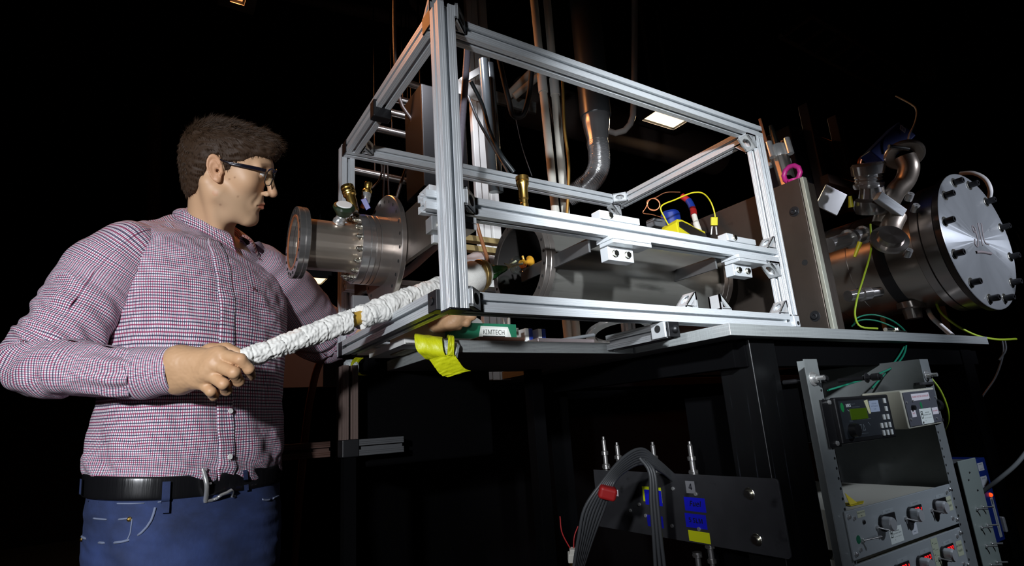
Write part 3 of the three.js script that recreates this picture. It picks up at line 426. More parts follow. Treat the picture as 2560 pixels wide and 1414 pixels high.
function rackUnit(name, label, y0, hgt, disp, lab1, lab2, captions) {
  const t = thing(name, label, 'power supply', 'grey rack power supplies');
  const x0 = 0.899, wd = 0.538, cy = y0 + hgt / 2;
  mesh('front_panel', box(wd, hgt, 0.005, x0 + wd / 2, cy, rz + 0.0035, 0.0015), std(C(0.33, 0.36, 0.37), 0.45, 0.1, { bumpMap: rep(noiseTex, 6, 2), bumpScale: 0.0001 }), t);
  mesh('case', box(0.47, hgt - 0.012, 0.36, x0 + wd / 2, cy, rz - 0.182, 0.002), std(C(0.5, 0.49, 0.42), 0.5), t);
  for (const x of [x0 + 0.009, x0 + wd - 0.009]) for (const y of [y0 + 0.012, y0 + hgt - 0.012]) mesh('panel_screw', [lathe([[0, 0], [0.0055, 0], [0.005, 0.003], [0.003, 0.005], [0, 0.0055]], Z, V(x, y, rz + 0.006), 16)], M.chrome, t);
  for (const x of [x0 + 0.03, x0 + wd - 0.03]) for (const y of [y0 + 0.018, y0 + hgt - 0.018]) mesh('panel_screw', [lathe([[0, 0], [0.0045, 0], [0.004, 0.003], [0, 0.004]], Z, V(x, y, rz + 0.006), 14)], M.chrome, t);
  disp.forEach(([x, str], i) => {
    const d = mesh('display', box(0.056, 0.026, 0.003, x, cy + 0.010, rz + 0.0063, 0.0008), M.black, t);
    if (str) digits(str, x - 0.012, cy + 0.001, rz + 0.0083, 0.016, d, ledM);
    if (captions[i]) mesh('caption', sheet(0.05, 0.008, X, Y, V(x, cy + 0.029, rz + 0.0061), 0.0002), print(200, 32, (c, w_, h_) => { c.fillStyle = '#9fa6a8'; c.fillRect(0, 0, w_, h_); textLines(c, [captions[i]], 100, 24, 10, '20px sans-serif', '#454c50', 'center'); }), t);
    makeKnob(t, x - 0.036, cy + 0.006); makeToggle(t, x - 0.064, cy + 0.001, 0.012, -0.006);
  });
  mesh('name_label', sheet(0.034, 0.036, X, Y, V(x0 + wd - 0.03, cy + 0.004, rz + 0.0061), 0.0003), print(110, 120, (c, w_, h_) => { c.fillStyle = '#b9bda2'; c.fillRect(0, 0, w_, h_); textLines(c, lab1, 55, 44, 40, 'bold 24px serif', '#2e332c', 'center'); }), t);
  return [t, x0, cy];
}
{
  const [t, x0, cy] = rackUnit('power_supply', 'upper grey rack power supply with a yellow note on its case and one lit display', 0.803, 0.102, [[1.082, null], [1.222, '001'], [1.364, null]], ['Detector', 'Supply'], '', ['Beam Pos', 'ION SOURCE', 'HV']);
  makeToggle(t, 0.945, cy - 0.016, 0.026, 0.008, 0.03);
  mesh('safety_tag', sheet(0.062, 0.036, X, Y, V(1.098, cy - 0.027, rz + 0.0061), 0.0003), tagPaper(), t);
  mesh('asset_tag', sheet(0.030, 0.030, X, Y, V(1.19, cy - 0.025, rz + 0.0061), 0.0003), assetTag(), t);
  mesh('green_sticker', disc(0.009, 0.0004, Z, V(0.93, cy - 0.012, rz + 0.006), 24, 0.0001), std(C(0.005, 0.13, 0.06), 0.5), t);
  mesh('switch_label', sheet(0.034, 0.014, X, Y, V(0.962, cy + 0.038, rz + 0.0061), 0.0003), print(120, 50, (c, w_, h_) => { c.fillStyle = '#b9bda2'; c.fillRect(0, 0, w_, h_); textLines(c, ['MEAS VAC POLE', 'ON'], 60, 20, 24, 'bold 15px sans-serif', '#2e332c', 'center'); }), t);
  mesh('socket', disc(0.005, 0.004, Z, V(0.966, cy + 0.02, rz + 0.005), 16), M.black, t);
}
{
  const [t, x0, cy] = rackUnit('power_supply', 'lower grey rack power supply cut by the bottom of the picture with three red readings', 0.69, 0.104, [[1.10, '001'], [1.215, '002'], [1.345, '000']], ['Ion Source', 'Supply'], '', ['mA', 'HV', 'VOLTAGE']);
  mesh('range_label', sheet(0.035, 0.09, X, Y, V(1.275, cy + 0.004, rz + 0.0061), 0.0003), print(70, 180, (c, w_, h_) => { c.fillStyle = '#aeb59c'; c.fillRect(0, 0, w_, h_); c.fillStyle = '#5a6154'; for (let k = 0; k < 6; k++) { c.fillRect(8, 18 + k * 28, 14, 4); c.fillRect(26, 26 + k * 28, 36, 2); } }), t);
}
solo('sticky_note', 'crumpled yellow paper note lying on the upper power supply case', 'note', [basis(extr(shapeOf([[0, 0], [0.05, -0.004], [0.085, 0.012], [0.05, 0.02], [0.03, 0.04], [0.008, 0.02]]), 0.0012), X, nZ, Y, V(1.0, 0.9005, rz - 0.035)), basis(extr(shapeOf([[0, 0], [0.035, 0], [0.02, 0.03]]), 0.0008), X, V(0, 0.8, -0.6), V(0, 0.6, 0.8), V(1.005, 0.902, rz - 0.04))], std(C(0.5, 0.4, 0.01), 0.5));
{
  const t = thing('gas_flow_controller', 'black flow controller with a green display and white keys on the left rail', 'controller');
  const cx = 1.06, cy = 1.102, z0 = rz + 0.012;
  mesh('housing', [box(0.242, 0.1, 0.16, cx, cy, z0 - 0.08, 0.004), box(0.256, 0.108, 0.014, cx, cy, z0 - 0.004, 0.004)], M.black, t);
  mesh('mounting_ear', box(0.05, 0.11, 0.005, 0.915, cy - 0.004, rz + 0.003, 0.001), M.black, t);
  for (const y of [cy + 0.044, cy - 0.05]) mesh('mounting_screw', lathe([[0, 0], [0.006, 0], [0.005, 0.004], [0, 0.006]], Z, V(0.922, y, rz + 0.005), 16), M.chrome, t);
  mesh('face_plate', sheet(0.232, 0.088, X, Y, V(cx, cy + 0.001, z0 + 0.0032), 0.0005), print(928, 352, (c, w_, h_) => {
    c.fillStyle = '#1b2026'; c.fillRect(0, 0, w_, h_); c.fillStyle = '#cdd3d6'; c.font = 'bold 44px sans-serif'; c.fillText('MKS', 118, 62); c.font = '18px sans-serif'; c.fillStyle = '#5b646b'; c.fillText('Type 247', 216, 42); c.fillText('4 Channel Readout', 216, 70);
    c.strokeStyle = '#b5bcc0'; c.lineWidth = 4; c.beginPath(); c.arc(160, 68, 30, 0.5, 2.6); c.stroke(); c.lineWidth = 3; c.strokeStyle = '#8b9398'; c.beginPath(); c.moveTo(285, 236); c.lineTo(330, 236); c.lineTo(308, 290); c.closePath(); c.stroke(); c.beginPath(); c.moveTo(345, 290); c.lineTo(390, 290); c.lineTo(368, 234); c.closePath(); c.stroke();
    c.beginPath(); c.arc(450, 262, 42, -1.3, -0.2); c.stroke(); c.fillStyle = '#5b646b'; c.fillRect(270, 186, 260, 3); c.fillRect(300, 318, 130, 3); c.fillText('CHANNEL', 300, 178); c.fillText('POWER', 130, 200); }), t);
  mesh('display', box(0.078, 0.026, 0.002, cx - 0.036, cy + 0.012, z0 + 0.0045, 0.0006), std(C(0.03, 0.05, 0.003), 0.3, 0, { emissive: C(0.03, 0.07, 0.002), emissiveIntensity: 0.35 }), t);
  mesh('channel_knob', lathe([[0, 0], [0.016, 0], [0.015, 0.016], [0, 0.017]], Z, V(cx - 0.082, cy - 0.024, z0 + 0.003), 24), M.black, t);
  mesh('green_sticker', basis(extr(shapeOf(ell(0.007, 0.011)), 0.0004), X, Y, Z, V(cx - 0.104, cy + 0.03, z0 + 0.0038)), std(C(0.005, 0.2, 0.05), 0.5), t);
  mesh('tape_piece', basis(extr(shapeOf([[0, 0.012], [0.018, 0.014], [0.022, -0.02], [0.012, -0.02]]), 0.0004), X, Y, Z, V(cx + 0.0, cy + 0.03, z0 + 0.0038)), std(C(0.55, 0.54, 0.33), 0.6), t);
  mesh('label', sheet(0.046, 0.028, X, Y, V(cx + 0.046, cy + 0.027, z0 + 0.0037), 0.0004), print(138, 84, (c, w_, h_) => { c.fillStyle = '#98a4b8'; c.fillRect(0, 0, w_, h_); textLines(c, ['CORE AREA', 'SPECTROMETER', 'FLOW'], 69, 28, 20, '14px sans-serif', '#4a5568', 'center'); }), t);
  [[0.1, 0.034], [0.1, 0.014], [0.08, -0.006], [0.1, -0.006], [0.06, -0.026], [0.08, -0.026], [0.1, -0.026], [0.062, -0.044], [0.082, -0.044], [0.102, -0.044]].forEach(([x, y]) => mesh('key', box(0.0095, 0.013, 0.004, cx + x, cy + y + 0.004, z0 + 0.0048, 0.001), std(C(0.6, 0.62, 0.6), 0.5), t));
}
{
  const t = thing('motor_controller', 'small cream box with grey faceplate and printed labels on the right rail', 'controller');
  const a = V(1, 0.02, 0).normalize(), b = V(0.02, 1, 0).normalize(); b.addScaledVector(a, -b.dot(a)).normalize(); const n = a.clone().cross(b), O = V(1.325, 1.115, rz + 0.03);
  const P = (x, y, z) => O.clone().addScaledVector(a, x).addScaledVector(b, y).addScaledVector(n, z);
  mesh('case', basis(box(0.196, 0.098, 0.1, 0, 0, -0.05, 0.004), a, b, n, O), std(C(0.5, 0.49, 0.4), 0.5), t);
  mesh('face_plate', basis(box(0.186, 0.088, 0.003, 0, 0, 0.001, 0.001), a, b, n, O), std(C(0.14, 0.145, 0.17), 0.4, 0.4), t);
  const lab = (wd, hg, x, y, lines, font, col, bg = '#ded8dc') => mesh('label', sheet(wd, hg, a, b, P(x, y, 0.0026), 0.0003), print(Math.round(wd * 4000), Math.round(hg * 4000), (c, w_, h_) => { c.fillStyle = bg; c.fillRect(0, 0, w_, h_); textLines(c, lines, w_ / 2, h_ / 2 + 6, 20, font, col, 'center'); }), t);
  lab(0.104, 0.018, 0.0, 0.029, ['BURNEY MOTOR-CONTROLLER'], 'bold 26px sans-serif', '#b8606a'); lab(0.025, 0.018, -0.06, -0.012, ['UNIT'], 'bold 22px sans-serif', '#b8606a'); lab(0.036, 0.018, 0.066, -0.013, ['AC POWER'], 'bold 22px sans-serif', '#b8606a');
  mesh('safety_tag', sheet(0.07, 0.04, a, b, P(0.008, -0.023, 0.0026), 0.0003), tagPaper(), t);
  mesh('green_sticker', basis(extr(shapeOf(ell(0.006, 0.009)), 0.0004), a, b, n, P(-0.008, 0.006, 0.0025)), std(C(0.01, 0.2, 0.07), 0.5), t);
  mesh('switch', lathe([[0, 0], [0.007, 0], [0.006, 0.008], [0, 0.009]], n, P(-0.06, 0.003, 0.002), 16), M.black, t);
  mesh('cable_gland', lathe([[0, 0], [0.017, 0], [0.017, 0.018], [0.010, 0.03], [0, 0.03]], a, P(0.09, 0.0, -0.006), 24), M.black, t);
  for (const [x, y] of [[-0.085, 0.018], [-0.083, -0.026], [-0.05, 0.02], [0.05, 0.02], [0.065, -0.034], [-0.02, -0.038], [0.086, 0.022], [0.088, -0.02]]) mesh('screw', lathe([[0, 0], [0.0035, 0], [0.003, 0.002], [0, 0.003]], n, P(x, y, 0.0025), 12), M.chrome, t);
  for (const y of [0.055, -0.05]) mesh('cable_tie', basis(ring(0.042, 0.037, 0.008, Y, V(0, 0, 0), 40), V(1, 0, 0), V(0, 1, 0), V(0, 0, 0.5), V(1.465, 1.12 + y, rz - 0.008)), M.rubber, t);
}
{
  const t = thing('switch_module', 'tall narrow grey module with four pairs of toggle switches beside the rack', 'instrument');
  const z0 = 0.08, xa = 1.66, xb = 1.79, ya = 0.42, yb = 0.943;
  mesh('front_panel', box(xb - xa, yb - ya, 0.005, (xa + xb) / 2, (ya + yb) / 2, z0, 0.002), std(C(0.22, 0.26, 0.24), 0.5), t);
  mesh('case', box(xb - xa - 0.01, yb - ya - 0.01, 0.3, (xa + xb) / 2, (ya + yb) / 2, z0 - 0.152, 0.003), M.greyDark, t);
  for (let k = 0; k < 4; k++) for (const dx of [0.045, 0.088]) { const y = 0.80 - k * 0.052; mesh('toggle_switch', [hexHead(0.006, 0.005, Z, V(xa + dx, y, z0 + 0.002)), rod(V(xa + dx, y, z0 + 0.005), V(xa + dx + 0.012, y + 0.002, z0 + 0.028), 0.0018, 10, 0.0028)], M.chrome, t); }
  for (const [x, y] of [[0.06, 0.905], [0.04, 0.885], [0.085, 0.85]]) mesh('indicator', disc(0.003, 0.003, Z, V(xa + x, y, z0 + 0.002), 12), M.black, t);
  mesh('display', box(0.046, 0.03, 0.002, xa + 0.08, 0.60 + 0.0, z0 + 0.003, 0.0005), std(C(0.05, 0.015, 0.015), 0.4), t);
}
{
  const t = thing('blue_module', 'tall blue module with white labels and one lit orange lamp at the right edge', 'instrument');
  const z0 = 0.02, xa = 1.93, xb = 2.035, ya = 0.655, yb = 0.922;
  mesh('case', box(xb - xa, yb - ya, 0.3, (xa + xb) / 2, (ya + yb) / 2, z0 - 0.15, 0.003), M.blue, t);
  mesh('label', sheet(0.046, 0.026, X, Y, V(1.985, 0.895, z0), 0.0004), assetTag(), t); mesh('label', sheet(0.05, 0.036, X, Y, V(1.985, 0.846, z0), 0.0004), assetTag(), t);
  mesh('label', sheet(0.022, 0.125, X, Y, V(2.005, 0.73, z0), 0.0004), print(40, 220, (c, w_, h_) => { c.fillStyle = '#b9bfbd'; c.fillRect(0, 0, w_, h_); c.fillStyle = '#4e5a63'; c.fillRect(10, 10, 18, 30); c.fillRect(12, 60, 3, 140); c.fillRect(20, 60, 3, 120); }), t);
  mesh('pilot_lamp', new THREE.SphereGeometry(0.007, 16, 10).translate(2.0, 0.802, z0 + 0.002), std(C(0.5, 0.03, 0.0), 0.4, 0, { emissive: C(1, 0.08, 0.01), emissiveIntensity: 1.2 }), t);
  mesh('connector', [box(0.05, 0.05, 0.05, 2.07, 0.70, z0 - 0.02, 0.004), box(0.035, 0.07, 0.035, 2.08, 0.63, z0 - 0.02, 0.003)], M.cast, t);
}
// coiled cord and loose leads on the right
function helix(pts, R, r, turns) { const c = new THREE.CatmullRomCurve3(pts), n = turns * 14, f = c.computeFrenetFrames(n); const q = []; for (let i = 0; i <= n; i++) { const a = i / 14 * TAU, p = c.getPointAt(i / n); q.push(p.addScaledVector(f.normals[i], R * Math.cos(a)).addScaledVector(f.binormals[i], R * Math.sin(a))); } return new THREE.TubeGeometry(new THREE.CatmullRomCurve3(q), n * 2, r, 5); }
const wirePx = (pts, r, seg = 50, rs = 7) => tube(pts.map((p) => at(...p)), r, seg, rs);
solo('coiled_cord', 'dark coiled spring cord hanging down beside the blue module', 'cord', helix([[2452, 1010, 2.15], [2450, 1060, 2.12], [2458, 1120, 2.06], [2478, 1190, 2.02], [2500, 1260, 1.98]].map((p) => at(...p)), 0.010, 0.0032, 46), M.chrome);
solo('grey_cable', 'thick pale grey cable curving in from the right edge to the switch module', 'cable', wirePx([[2455, 1230, 1.86], [2500, 1195, 1.82], [2540, 1160, 1.8], [2580, 1110, 1.8]], 0.0065), M.grey);
solo('bench_lead', 'thin dark lead hanging from the right end of the bench top', 'cable', [wirePx([[2505, 848, 2.38], [2508, 880, 2.36], [2490, 940, 2.34], [2460, 985, 2.32], [2430, 1030, 2.3]], 0.004), wirePx([[2512, 850, 2.36], [2514, 875, 2.34], [2498, 900, 2.34]], 0.004)], M.greyDark);
solo('earth_wire', 'green and yellow earth wire looping down from the bench edge into the rack', 'wire', [wirePx([[2130, 815, 2.0], [2150, 800, 1.96], [2185, 800, 1.95], [2222, 812, 1.93], [2252, 828, 1.9], [2265, 850, 1.84], [2262, 880, 1.8], [2235, 915, 1.72], [2180, 940, 1.65], [2120, 960, 1.58], [2070, 975, 1.54]], 0.0028), wirePx([[2135, 812, 2.0], [2142, 795, 1.98], [2180, 786, 1.97], [2225, 798, 1.94], [2258, 822, 1.9], [2268, 845, 1.85], [2250, 885, 1.8], [2215, 930, 1.72], [2180, 970, 1.66]], 0.0028)], M.greenWire);
solo('hanging_wire', 'yellow-green wire dropping from the chamber flange to the bench beside the steel block', 'wire', wirePx([[2176, 560, 2.12], [2178, 620, 2.08], [2160, 690, 2.02], [2142, 750, 1.99], [2138, 790, 1.97], [2150, 815, 1.95], [2195, 821, 1.93]], 0.0035), M.ygWire);
solo('rack_wire', 'yellow-green wire arching outside the right rack rail', 'wire', wirePx([[2296, 899, 1.72], [2320, 935, 1.7], [2350, 975, 1.68], [2368, 1020, 1.67], [2370, 1050, 1.68], [2358, 1078, 1.72]], 0.0035), M.ygWire);
solo('flange_wire', 'yellow-green wire running from below the end chamber to the right end of the bench', 'wire', wirePx([[2338, 752, 2.3], [2352, 780, 2.28], [2390, 812, 2.26], [2440, 838, 2.25], [2490, 848, 2.25], [2540, 847, 2.28]], 0.005), M.ygWire);
solo('white_cable', 'white cable arching over the top right of the round cover plate', 'cable', wirePx([[2400, 434, 2.5], [2435, 433, 2.45], [2462, 447, 2.42], [2476, 475, 2.4], [2472, 500, 2.42]], 0.009, 40, 10), M.white);
solo('white_tube', 'white plastic tube sloping up beside the chamber foot on the bench', 'tube', wirePx([[2380, 838, 2.12], [2350, 812, 2.2], [2332, 795, 2.25], [2318, 770, 2.4]], 0.009, 30, 10), M.white);
solo('motor_lead', 'thin white lead rising from the clamp ring beside the blue motor', 'cable', wirePx([[2270, 366, 2.2], [2272, 340, 2.2], [2286, 310, 2.2], [2292, 285, 2.22], [2290, 272, 2.24], [2280, 262, 2.3], [2240, 240, 2.5]], 0.0035), M.white);
solo('earth_terminal', 'bolted cable lug holding green wires on the bench edge', 'terminal', [basis(box(0.08, 0.006, 0.03, 0, 0, 0, 0.001), X, Y, Z, V(1.56, 1.348, 0.04)), hexHead(0.012, 0.01, Y, V(1.56, 1.35, 0.04)), rod(V(1.47, 1.352, 0.05), V(1.53, 1.352, 0.045), 0.006)], M.bolt);

// ---------------------------------------------------------------- flow panel under the bench
{
  const t = thing('flow_panel', 'dark sheet metal panel with blue and yellow labels hanging under the bench', 'panel'), px = 0.76;
  const sh = new THREE.Shape(); const r = 0.01; // in z (right = towards camera) and y
  const za = -0.56, zb = 0.078, ya = 0.822, yb = 0.988; sh.moveTo(za, ya); sh.lineTo(zb - r, ya); sh.quadraticCurveTo(zb, ya, zb, ya + r); sh.lineTo(zb, yb - r); sh.quadraticCurveTo(zb, yb, zb - r, yb); sh.lineTo(za, yb); sh.closePath();
  mesh('plate', basis(extr(sh, 0.004, 0.0006), V(0, 0, 1), V(0, 1, 0), V(-1, 0, 0), V(px, 0, 0)), std(C(0.075, 0.075, 0.085), 0.42, 0.4, { map: rep(grimeTex, 4, 4) }), t);
  const lab = (z, y, wd, hg, lines, bg, font = 'bold 30px sans-serif', ink = '#0a0a14', up = 0) => mesh('label', sheet(wd, hg, Z, Y, V(px - 0.0046 - up, y, z), 0.0003), print(Math.round(wd * 2400), Math.round(hg * 2400), (c, w_, h_) => { c.fillStyle = bg; c.fillRect(0, 0, w_, h_); textLines(c, lines, w_ / 2, h_ / 2 + 11, 30, font, ink, 'center'); }), t);
  lab(-0.168, 0.915, 0.068, 0.034, ['Fuel'], '#0d12b4', 'italic bold 44px sans-serif'); lab(-0.172, 0.875, 0.068, 0.034, ['5 SLM'], '#0d12b4', 'bold 40px sans-serif'); lab(-0.168, 0.838, 0.068, 0.026, [], '#c8cc10');
  lab(-0.316, 0.93, 0.072, 0.04, [], '#b9c410'); lab(-0.312, 0.922, 0.064, 0.04, [], '#0d12b4', 'bold 30px sans-serif', '#0a0a14', 0.0006); lab(-0.316, 0.86, 0.06, 0.03, [], '#0b0f90');
  lab(-0.53, 0.93, 0.03, 0.018, ['10SLM'], '#d8c8cc', 'bold 18px sans-serif', '#b05060'); lab(-0.47, 0.925, 0.03, 0.018, ['50SLM'], '#d8c8cc', 'bold 18px sans-serif', '#b05060');
  mesh('marker_text', sheet(0.03, 0.03, Z, Y, V(px - 0.0046, 0.957, -0.175), 0.0002), print(60, 60, (c, w_, h_) => { c.fillStyle = '#767679'; c.fillRect(0, 0, w_, h_); textLines(c, ['4'], 30, 44, 10, 'bold 44px sans-serif', '#15151c', 'center'); }), t);
  for (const [z, y] of [[0.0, 0.952], [0.0, 0.852]]) mesh('bolt', [disc(0.014, 0.002, nX, V(px - 0.0046, y, z), 20), hexHead(0.0095, 0.008, nX, V(px - 0.0066, y, z))], M.bolt, t);
  for (const [z, y] of [[-0.16, 0.941], [-0.235, 0.95], [-0.165, 0.857], [-0.255, 0.855], [-0.37, 0.9], [-0.35, 0.872], [-0.41, 0.88]]) mesh('screw', lathe([[0, 0], [0.005, 0], [0.0045, 0.003], [0, 0.004]], nX, V(px - 0.0046, y, z), 14), M.chrome, t);
}
for (const [i, z, y, s, lb] of [[0, -0.175, 0.985, 1, 'steel tube fitting standing on the flow panel nearest its right end'], [1, -0.31, 0.985, 1, 'steel tube fitting standing on the flow panel beside the cable bundle'], [2, -0.46, 0.985, 1.0, 'steel tube fitting on the flow panel left of the cable bundle'], [3, -0.155, 0.822, -1, 'steel tube fitting hanging under the yellow label of the flow panel'], [4, -0.2, 0.795, -1, 'short steel tube fitting hanging low beneath the flow panel'], [5, -0.52, 0.99, 1.15, 'taller steel tube fitting at the far left of the flow panel']])
  solo('tube_fitting', lb, 'fitting', [lathe([[0, 0], [0.012, 0], [0.012, 0.012], [0.0075, 0.014], [0.0075, 0.036], [0.011, 0.037], [0.011, 0.046], [0.0065, 0.048], [0.0065, 0.075], [0.004, 0.078], [0.004, 0.085], [0, 0.085]].map(([r, q]) => [r, q * Math.abs(s)]), s > 0 ? Y : nY, V(0.775, y, z), 20), disc(0.013, 0.006, Y, V(0.775, y + (s > 0 ? 0.004 : -0.01), z), 6)], M.steelBright, 'steel tube fittings of the flow panel');
{
  const t = thing('cable_bundle', 'bundle of thin dark grey cables wrapped with red tape arching over the flow panel', 'cables'), cm = std(C(0.045, 0.047, 0.05), 0.45);
  for (let k = 0; k < 7; k++) { const o = k - 3; mesh('cable', wirePx([[1440 + o * 3, 1440, 1.33 + k * 0.006], [1465 + o * 6, 1340, 1.31 + k * 0.006], [1486 + o * 8, 1270, 1.31 + k * 0.004], [1520 + o * 5, 1205, 1.32], [1560, 1160 + o * 6, 1.36], [1605, 1140 + o * 6, 1.42], [1650 + o * 2, 1165 + o * 5, 1.47], [1690, 1200 + o * 3, 1.53]], 0.0042, 60, 8), cm, t); }
  mesh('red_tape', basis(box(0.042, 0.03, 0.032, 0, 0, 0, 0.008), cR.clone().addScaledVector(cU, -0.25).normalize(), cU.clone().addScaledVector(cR, 0.25).normalize(), cF.clone().negate(), at(1518, 1230, 1.312)), M.red, t);
  const t2 = thing('cable_bundle', 'dark cables falling straight in front of the yellow and blue panel label', 'cables');
  for (let k = 0; k < 3; k++) mesh('cable', wirePx([[1600 + k * 8, 1145 + k * 4, 1.38], [1622 + k * 6, 1175, 1.36], [1628 + k * 8, 1260, 1.34], [1634 + k * 9, 1340, 1.33], [1640 + k * 12, 1440, 1.33]], 0.0045, 40, 8), cm, t2);
}
{
  const t = thing('white_connector', 'white plastic plug with red wires at the bottom below the flow panel', 'connector');
  mesh('plug', [basis(box(0.026, 0.022, 0.02, 0, 0, 0, 0.002), cR, cU, cF.clone().negate(), at(1433, 1392, 1.4)), basis(box(0.018, 0.012, 0.018, 0, 0.016, 0, 0.002), cR, cU, cF.clone().negate(), at(1433, 1392, 1.4))], M.offWhite, t);
  mesh('collar', rod(at(1433, 1400, 1.4), at(1433, 1440, 1.4), 0.010, 16), M.brass, t);
  mesh('wires', [wirePx([[1400, 1290, 1.42], [1405, 1330, 1.41], [1430, 1378, 1.4]], 0.0016), wirePx([[1445, 1315, 1.42], [1436, 1340, 1.41], [1434, 1378, 1.4]], 0.0016), wirePx([[1455, 1335, 1.42], [1445, 1355, 1.41], [1437, 1378, 1.4]], 0.0016)], M.red, t);
}
// ---------------------------------------------------------------- things on the bench
solo('tray', 'shallow white tray on the left bench top below the frame', 'tray', [box(0.37, 0.004, 0.26, 0.235, Y0 - 0.012, -0.475, 0.001), box(0.37, 0.016, 0.004, 0.235, Y0 - 0.006, -0.347, 0.001), box(0.004, 0.016, 0.26, 0.05, Y0 - 0.006, -0.475, 0.001), box(0.004, 0.016, 0.26, 0.418, Y0 - 0.006, -0.475, 0.001), box(0.37, 0.016, 0.004, 0.235, Y0 - 0.006, -0.603, 0.001)], M.white);
{
  const t = thing('tissue_box', 'green and white tissue wipe box on the tray behind the near frame post', 'box');
  const bx = 0.300, bz = -0.41, by = Y0 - 0.01;
  mesh('carton', box(0.21, 0.066, 0.11, bx, by + 0.033, bz - 0.055, 0.001), M.green, t);
  mesh('front_print', sheet(0.208, 0.064, X, Y, V(bx, by + 0.033, bz + 0.0002), 0.0004), print(416, 128, (c, w_, h_) => { c.fillStyle = '#0f6b4b'; c.fillRect(0, 0, w_, h_); c.fillStyle = '#d8dcd4'; c.beginPath(); c.moveTo(160, 128); c.lineTo(190, 14); c.lineTo(362, 14); c.lineTo(400, 128); c.closePath(); c.fill(); c.fillStyle = '#e9ece6'; c.fillRect(196, 24, 160, 52); c.fillStyle = '#10140f'; c.font = '34px sans-serif'; c.fillText('KIMTECH', 200, 58); c.fillRect(200, 66, 140, 8); }), t);
  mesh('tissue', new THREE.SphereGeometry(0.03, 20, 14).scale(1.5, 0.7, 0.7).translate(bx - 0.02, by + 0.073, bz - 0.05), M.white, t);
}
solo('angle_strip', 'short brown metal strip on the front edge of the left bench top', 'strip', [box(0.13, 0.010, 0.05, 0.27, Y0 - 0.0105, -0.29, 0.002)], std(C(0.2, 0.1, 0.07), 0.4, 0.5));
solo('angle_strip', 'longer grey metal strip with rivets on the left bench front edge', 'strip', [box(0.19, 0.012, 0.05, 0.475, Y0 - 0.0095, -0.30, 0.003)], std(C(0.24, 0.2, 0.2), 0.35, 0.6));
solo('steel_ring', 'polished steel ring leaning on the bench under the frame', 'ring', ring(0.103, 0.076, 0.012, V(0.1, 0.9, -0.22), V(0.72, Y0 + 0.024, -0.33), 72), M.steelBright);
solo('ring_handle', 'grey strap running left from the steel ring', 'strap', [rod(V(0.625, Y0 + 0.02, -0.34), V(0.44, Y0 - 0.006, -0.36), 0.005, 10)], M.greyDark);
for (const [x, lb] of [[0.535, 'white and blue binder left of the steel ring behind the frame'], [0.585, 'white and blue binder directly behind the steel ring']]) { const t = thing('binder', lb, 'binder', 'white and blue binders'); mesh('spine', box(0.014, 0.09, 0.16, x, Y0 + 0.029, -0.63, 0.002), M.white, t); mesh('cover', box(0.014, 0.09, 0.16, x + 0.015, Y0 + 0.029, -0.63, 0.002), M.blue, t); }
solo('pipette_stand', 'white and black rods standing beside the green tissue box', 'rods', [rod(at(1257, 795, 1.72), at(1268, 836, 1.69), 0.003), rod(at(1272, 795, 1.75), at(1273, 840, 1.72), 0.005)], M.offWhite);
solo('label_card', 'small white card numbered one standing behind the tray', 'card', sheet(0.018, 0.026, X, Y, at(1290, 830, 1.68)), print(60, 80, (c, w_, h_) => { c.fillStyle = '#a8a89c'; c.fillRect(0, 0, w_, h_); textLines(c, ['1'], 42, 34, 10, 'bold 30px sans-serif', '#333'); }));
solo('cardboard_box', 'plain cream box under the left side of the frame', 'box', box(0.12, 0.075, 0.10, 0.14, Y0 + 0.02, -0.43 - 0.05, 0.002).translate(0.0, 0.0, 0.0), std(C(0.4, 0.38, 0.26), 0.7));
// padded corners of the left bench top
function pad(name, label, c, ax, len, drape) {
  const t = thing(name, label, 'padding'); const e = Y.clone().cross(ax).normalize();
  const roll = lathe([[0, 0], [0.018, 0.0], [0.024, 0.006], [0.025, len * 0.5], [0.023, len - 0.006], [0.017, len], [0, len]], ax, c, 36, 2); const p = roll.attributes.position;
  for (let i = 0; i < p.count; i++) { const k = 0.12 * nz(p.getX(i) * 60, p.getY(i) * 60, p.getZ(i) * 60); p.setXYZ(i, p.getX(i) + (p.getX(i) - c.x) * k * 0.3, p.getY(i) + (p.getY(i) - c.y) * k, p.getZ(i) + (p.getZ(i) - c.z) * k * 0.3); } roll.computeVertexNormals();
  mesh('bubble_wrap', roll, phy(C(0.5, 0.55, 0.55), 0.25, 0, { clearcoat: 0.5, bumpMap: rep(noiseTex, 6, 6), bumpScale: 0.004 }), t);
  drape.forEach(([pts, wd, wax]) => { const curve = new THREE.CatmullRomCurve3(pts), n = 30, pos = [], uv = [], ix = []; for (let i = 0; i <= n; i++) { const q = curve.getPointAt(i / n); for (let j = 0; j <= 10; j++) { const f = j / 10 - 0.5; const d = q.clone().addScaledVector(wax, f * wd); d.y += 0.0022 * nz(i * 0.35, j * 0.5, 3); d.addScaledVector(e, 0.0025 * nz(i * 0.3, j * 0.4, 8)); pos.push(d.x, d.y, d.z); uv.push(i / n, j / 10); } } for (let i = 0; i < n; i++) for (let j = 0; j < 10; j++) { const k = i * 11 + j; ix.push(k, k + 1, k + 11, k + 1, k + 12, k + 11); } const g = new THREE.BufferGeometry(); g.setAttribute('position', new THREE.Float32BufferAttribute(pos, 3)); g.setAttribute('uv', new THREE.Float32BufferAttribute(uv, 2)); g.setIndex(ix); g.computeVertexNormals(); mesh('tape', g, M.yellowTape, t); });
}
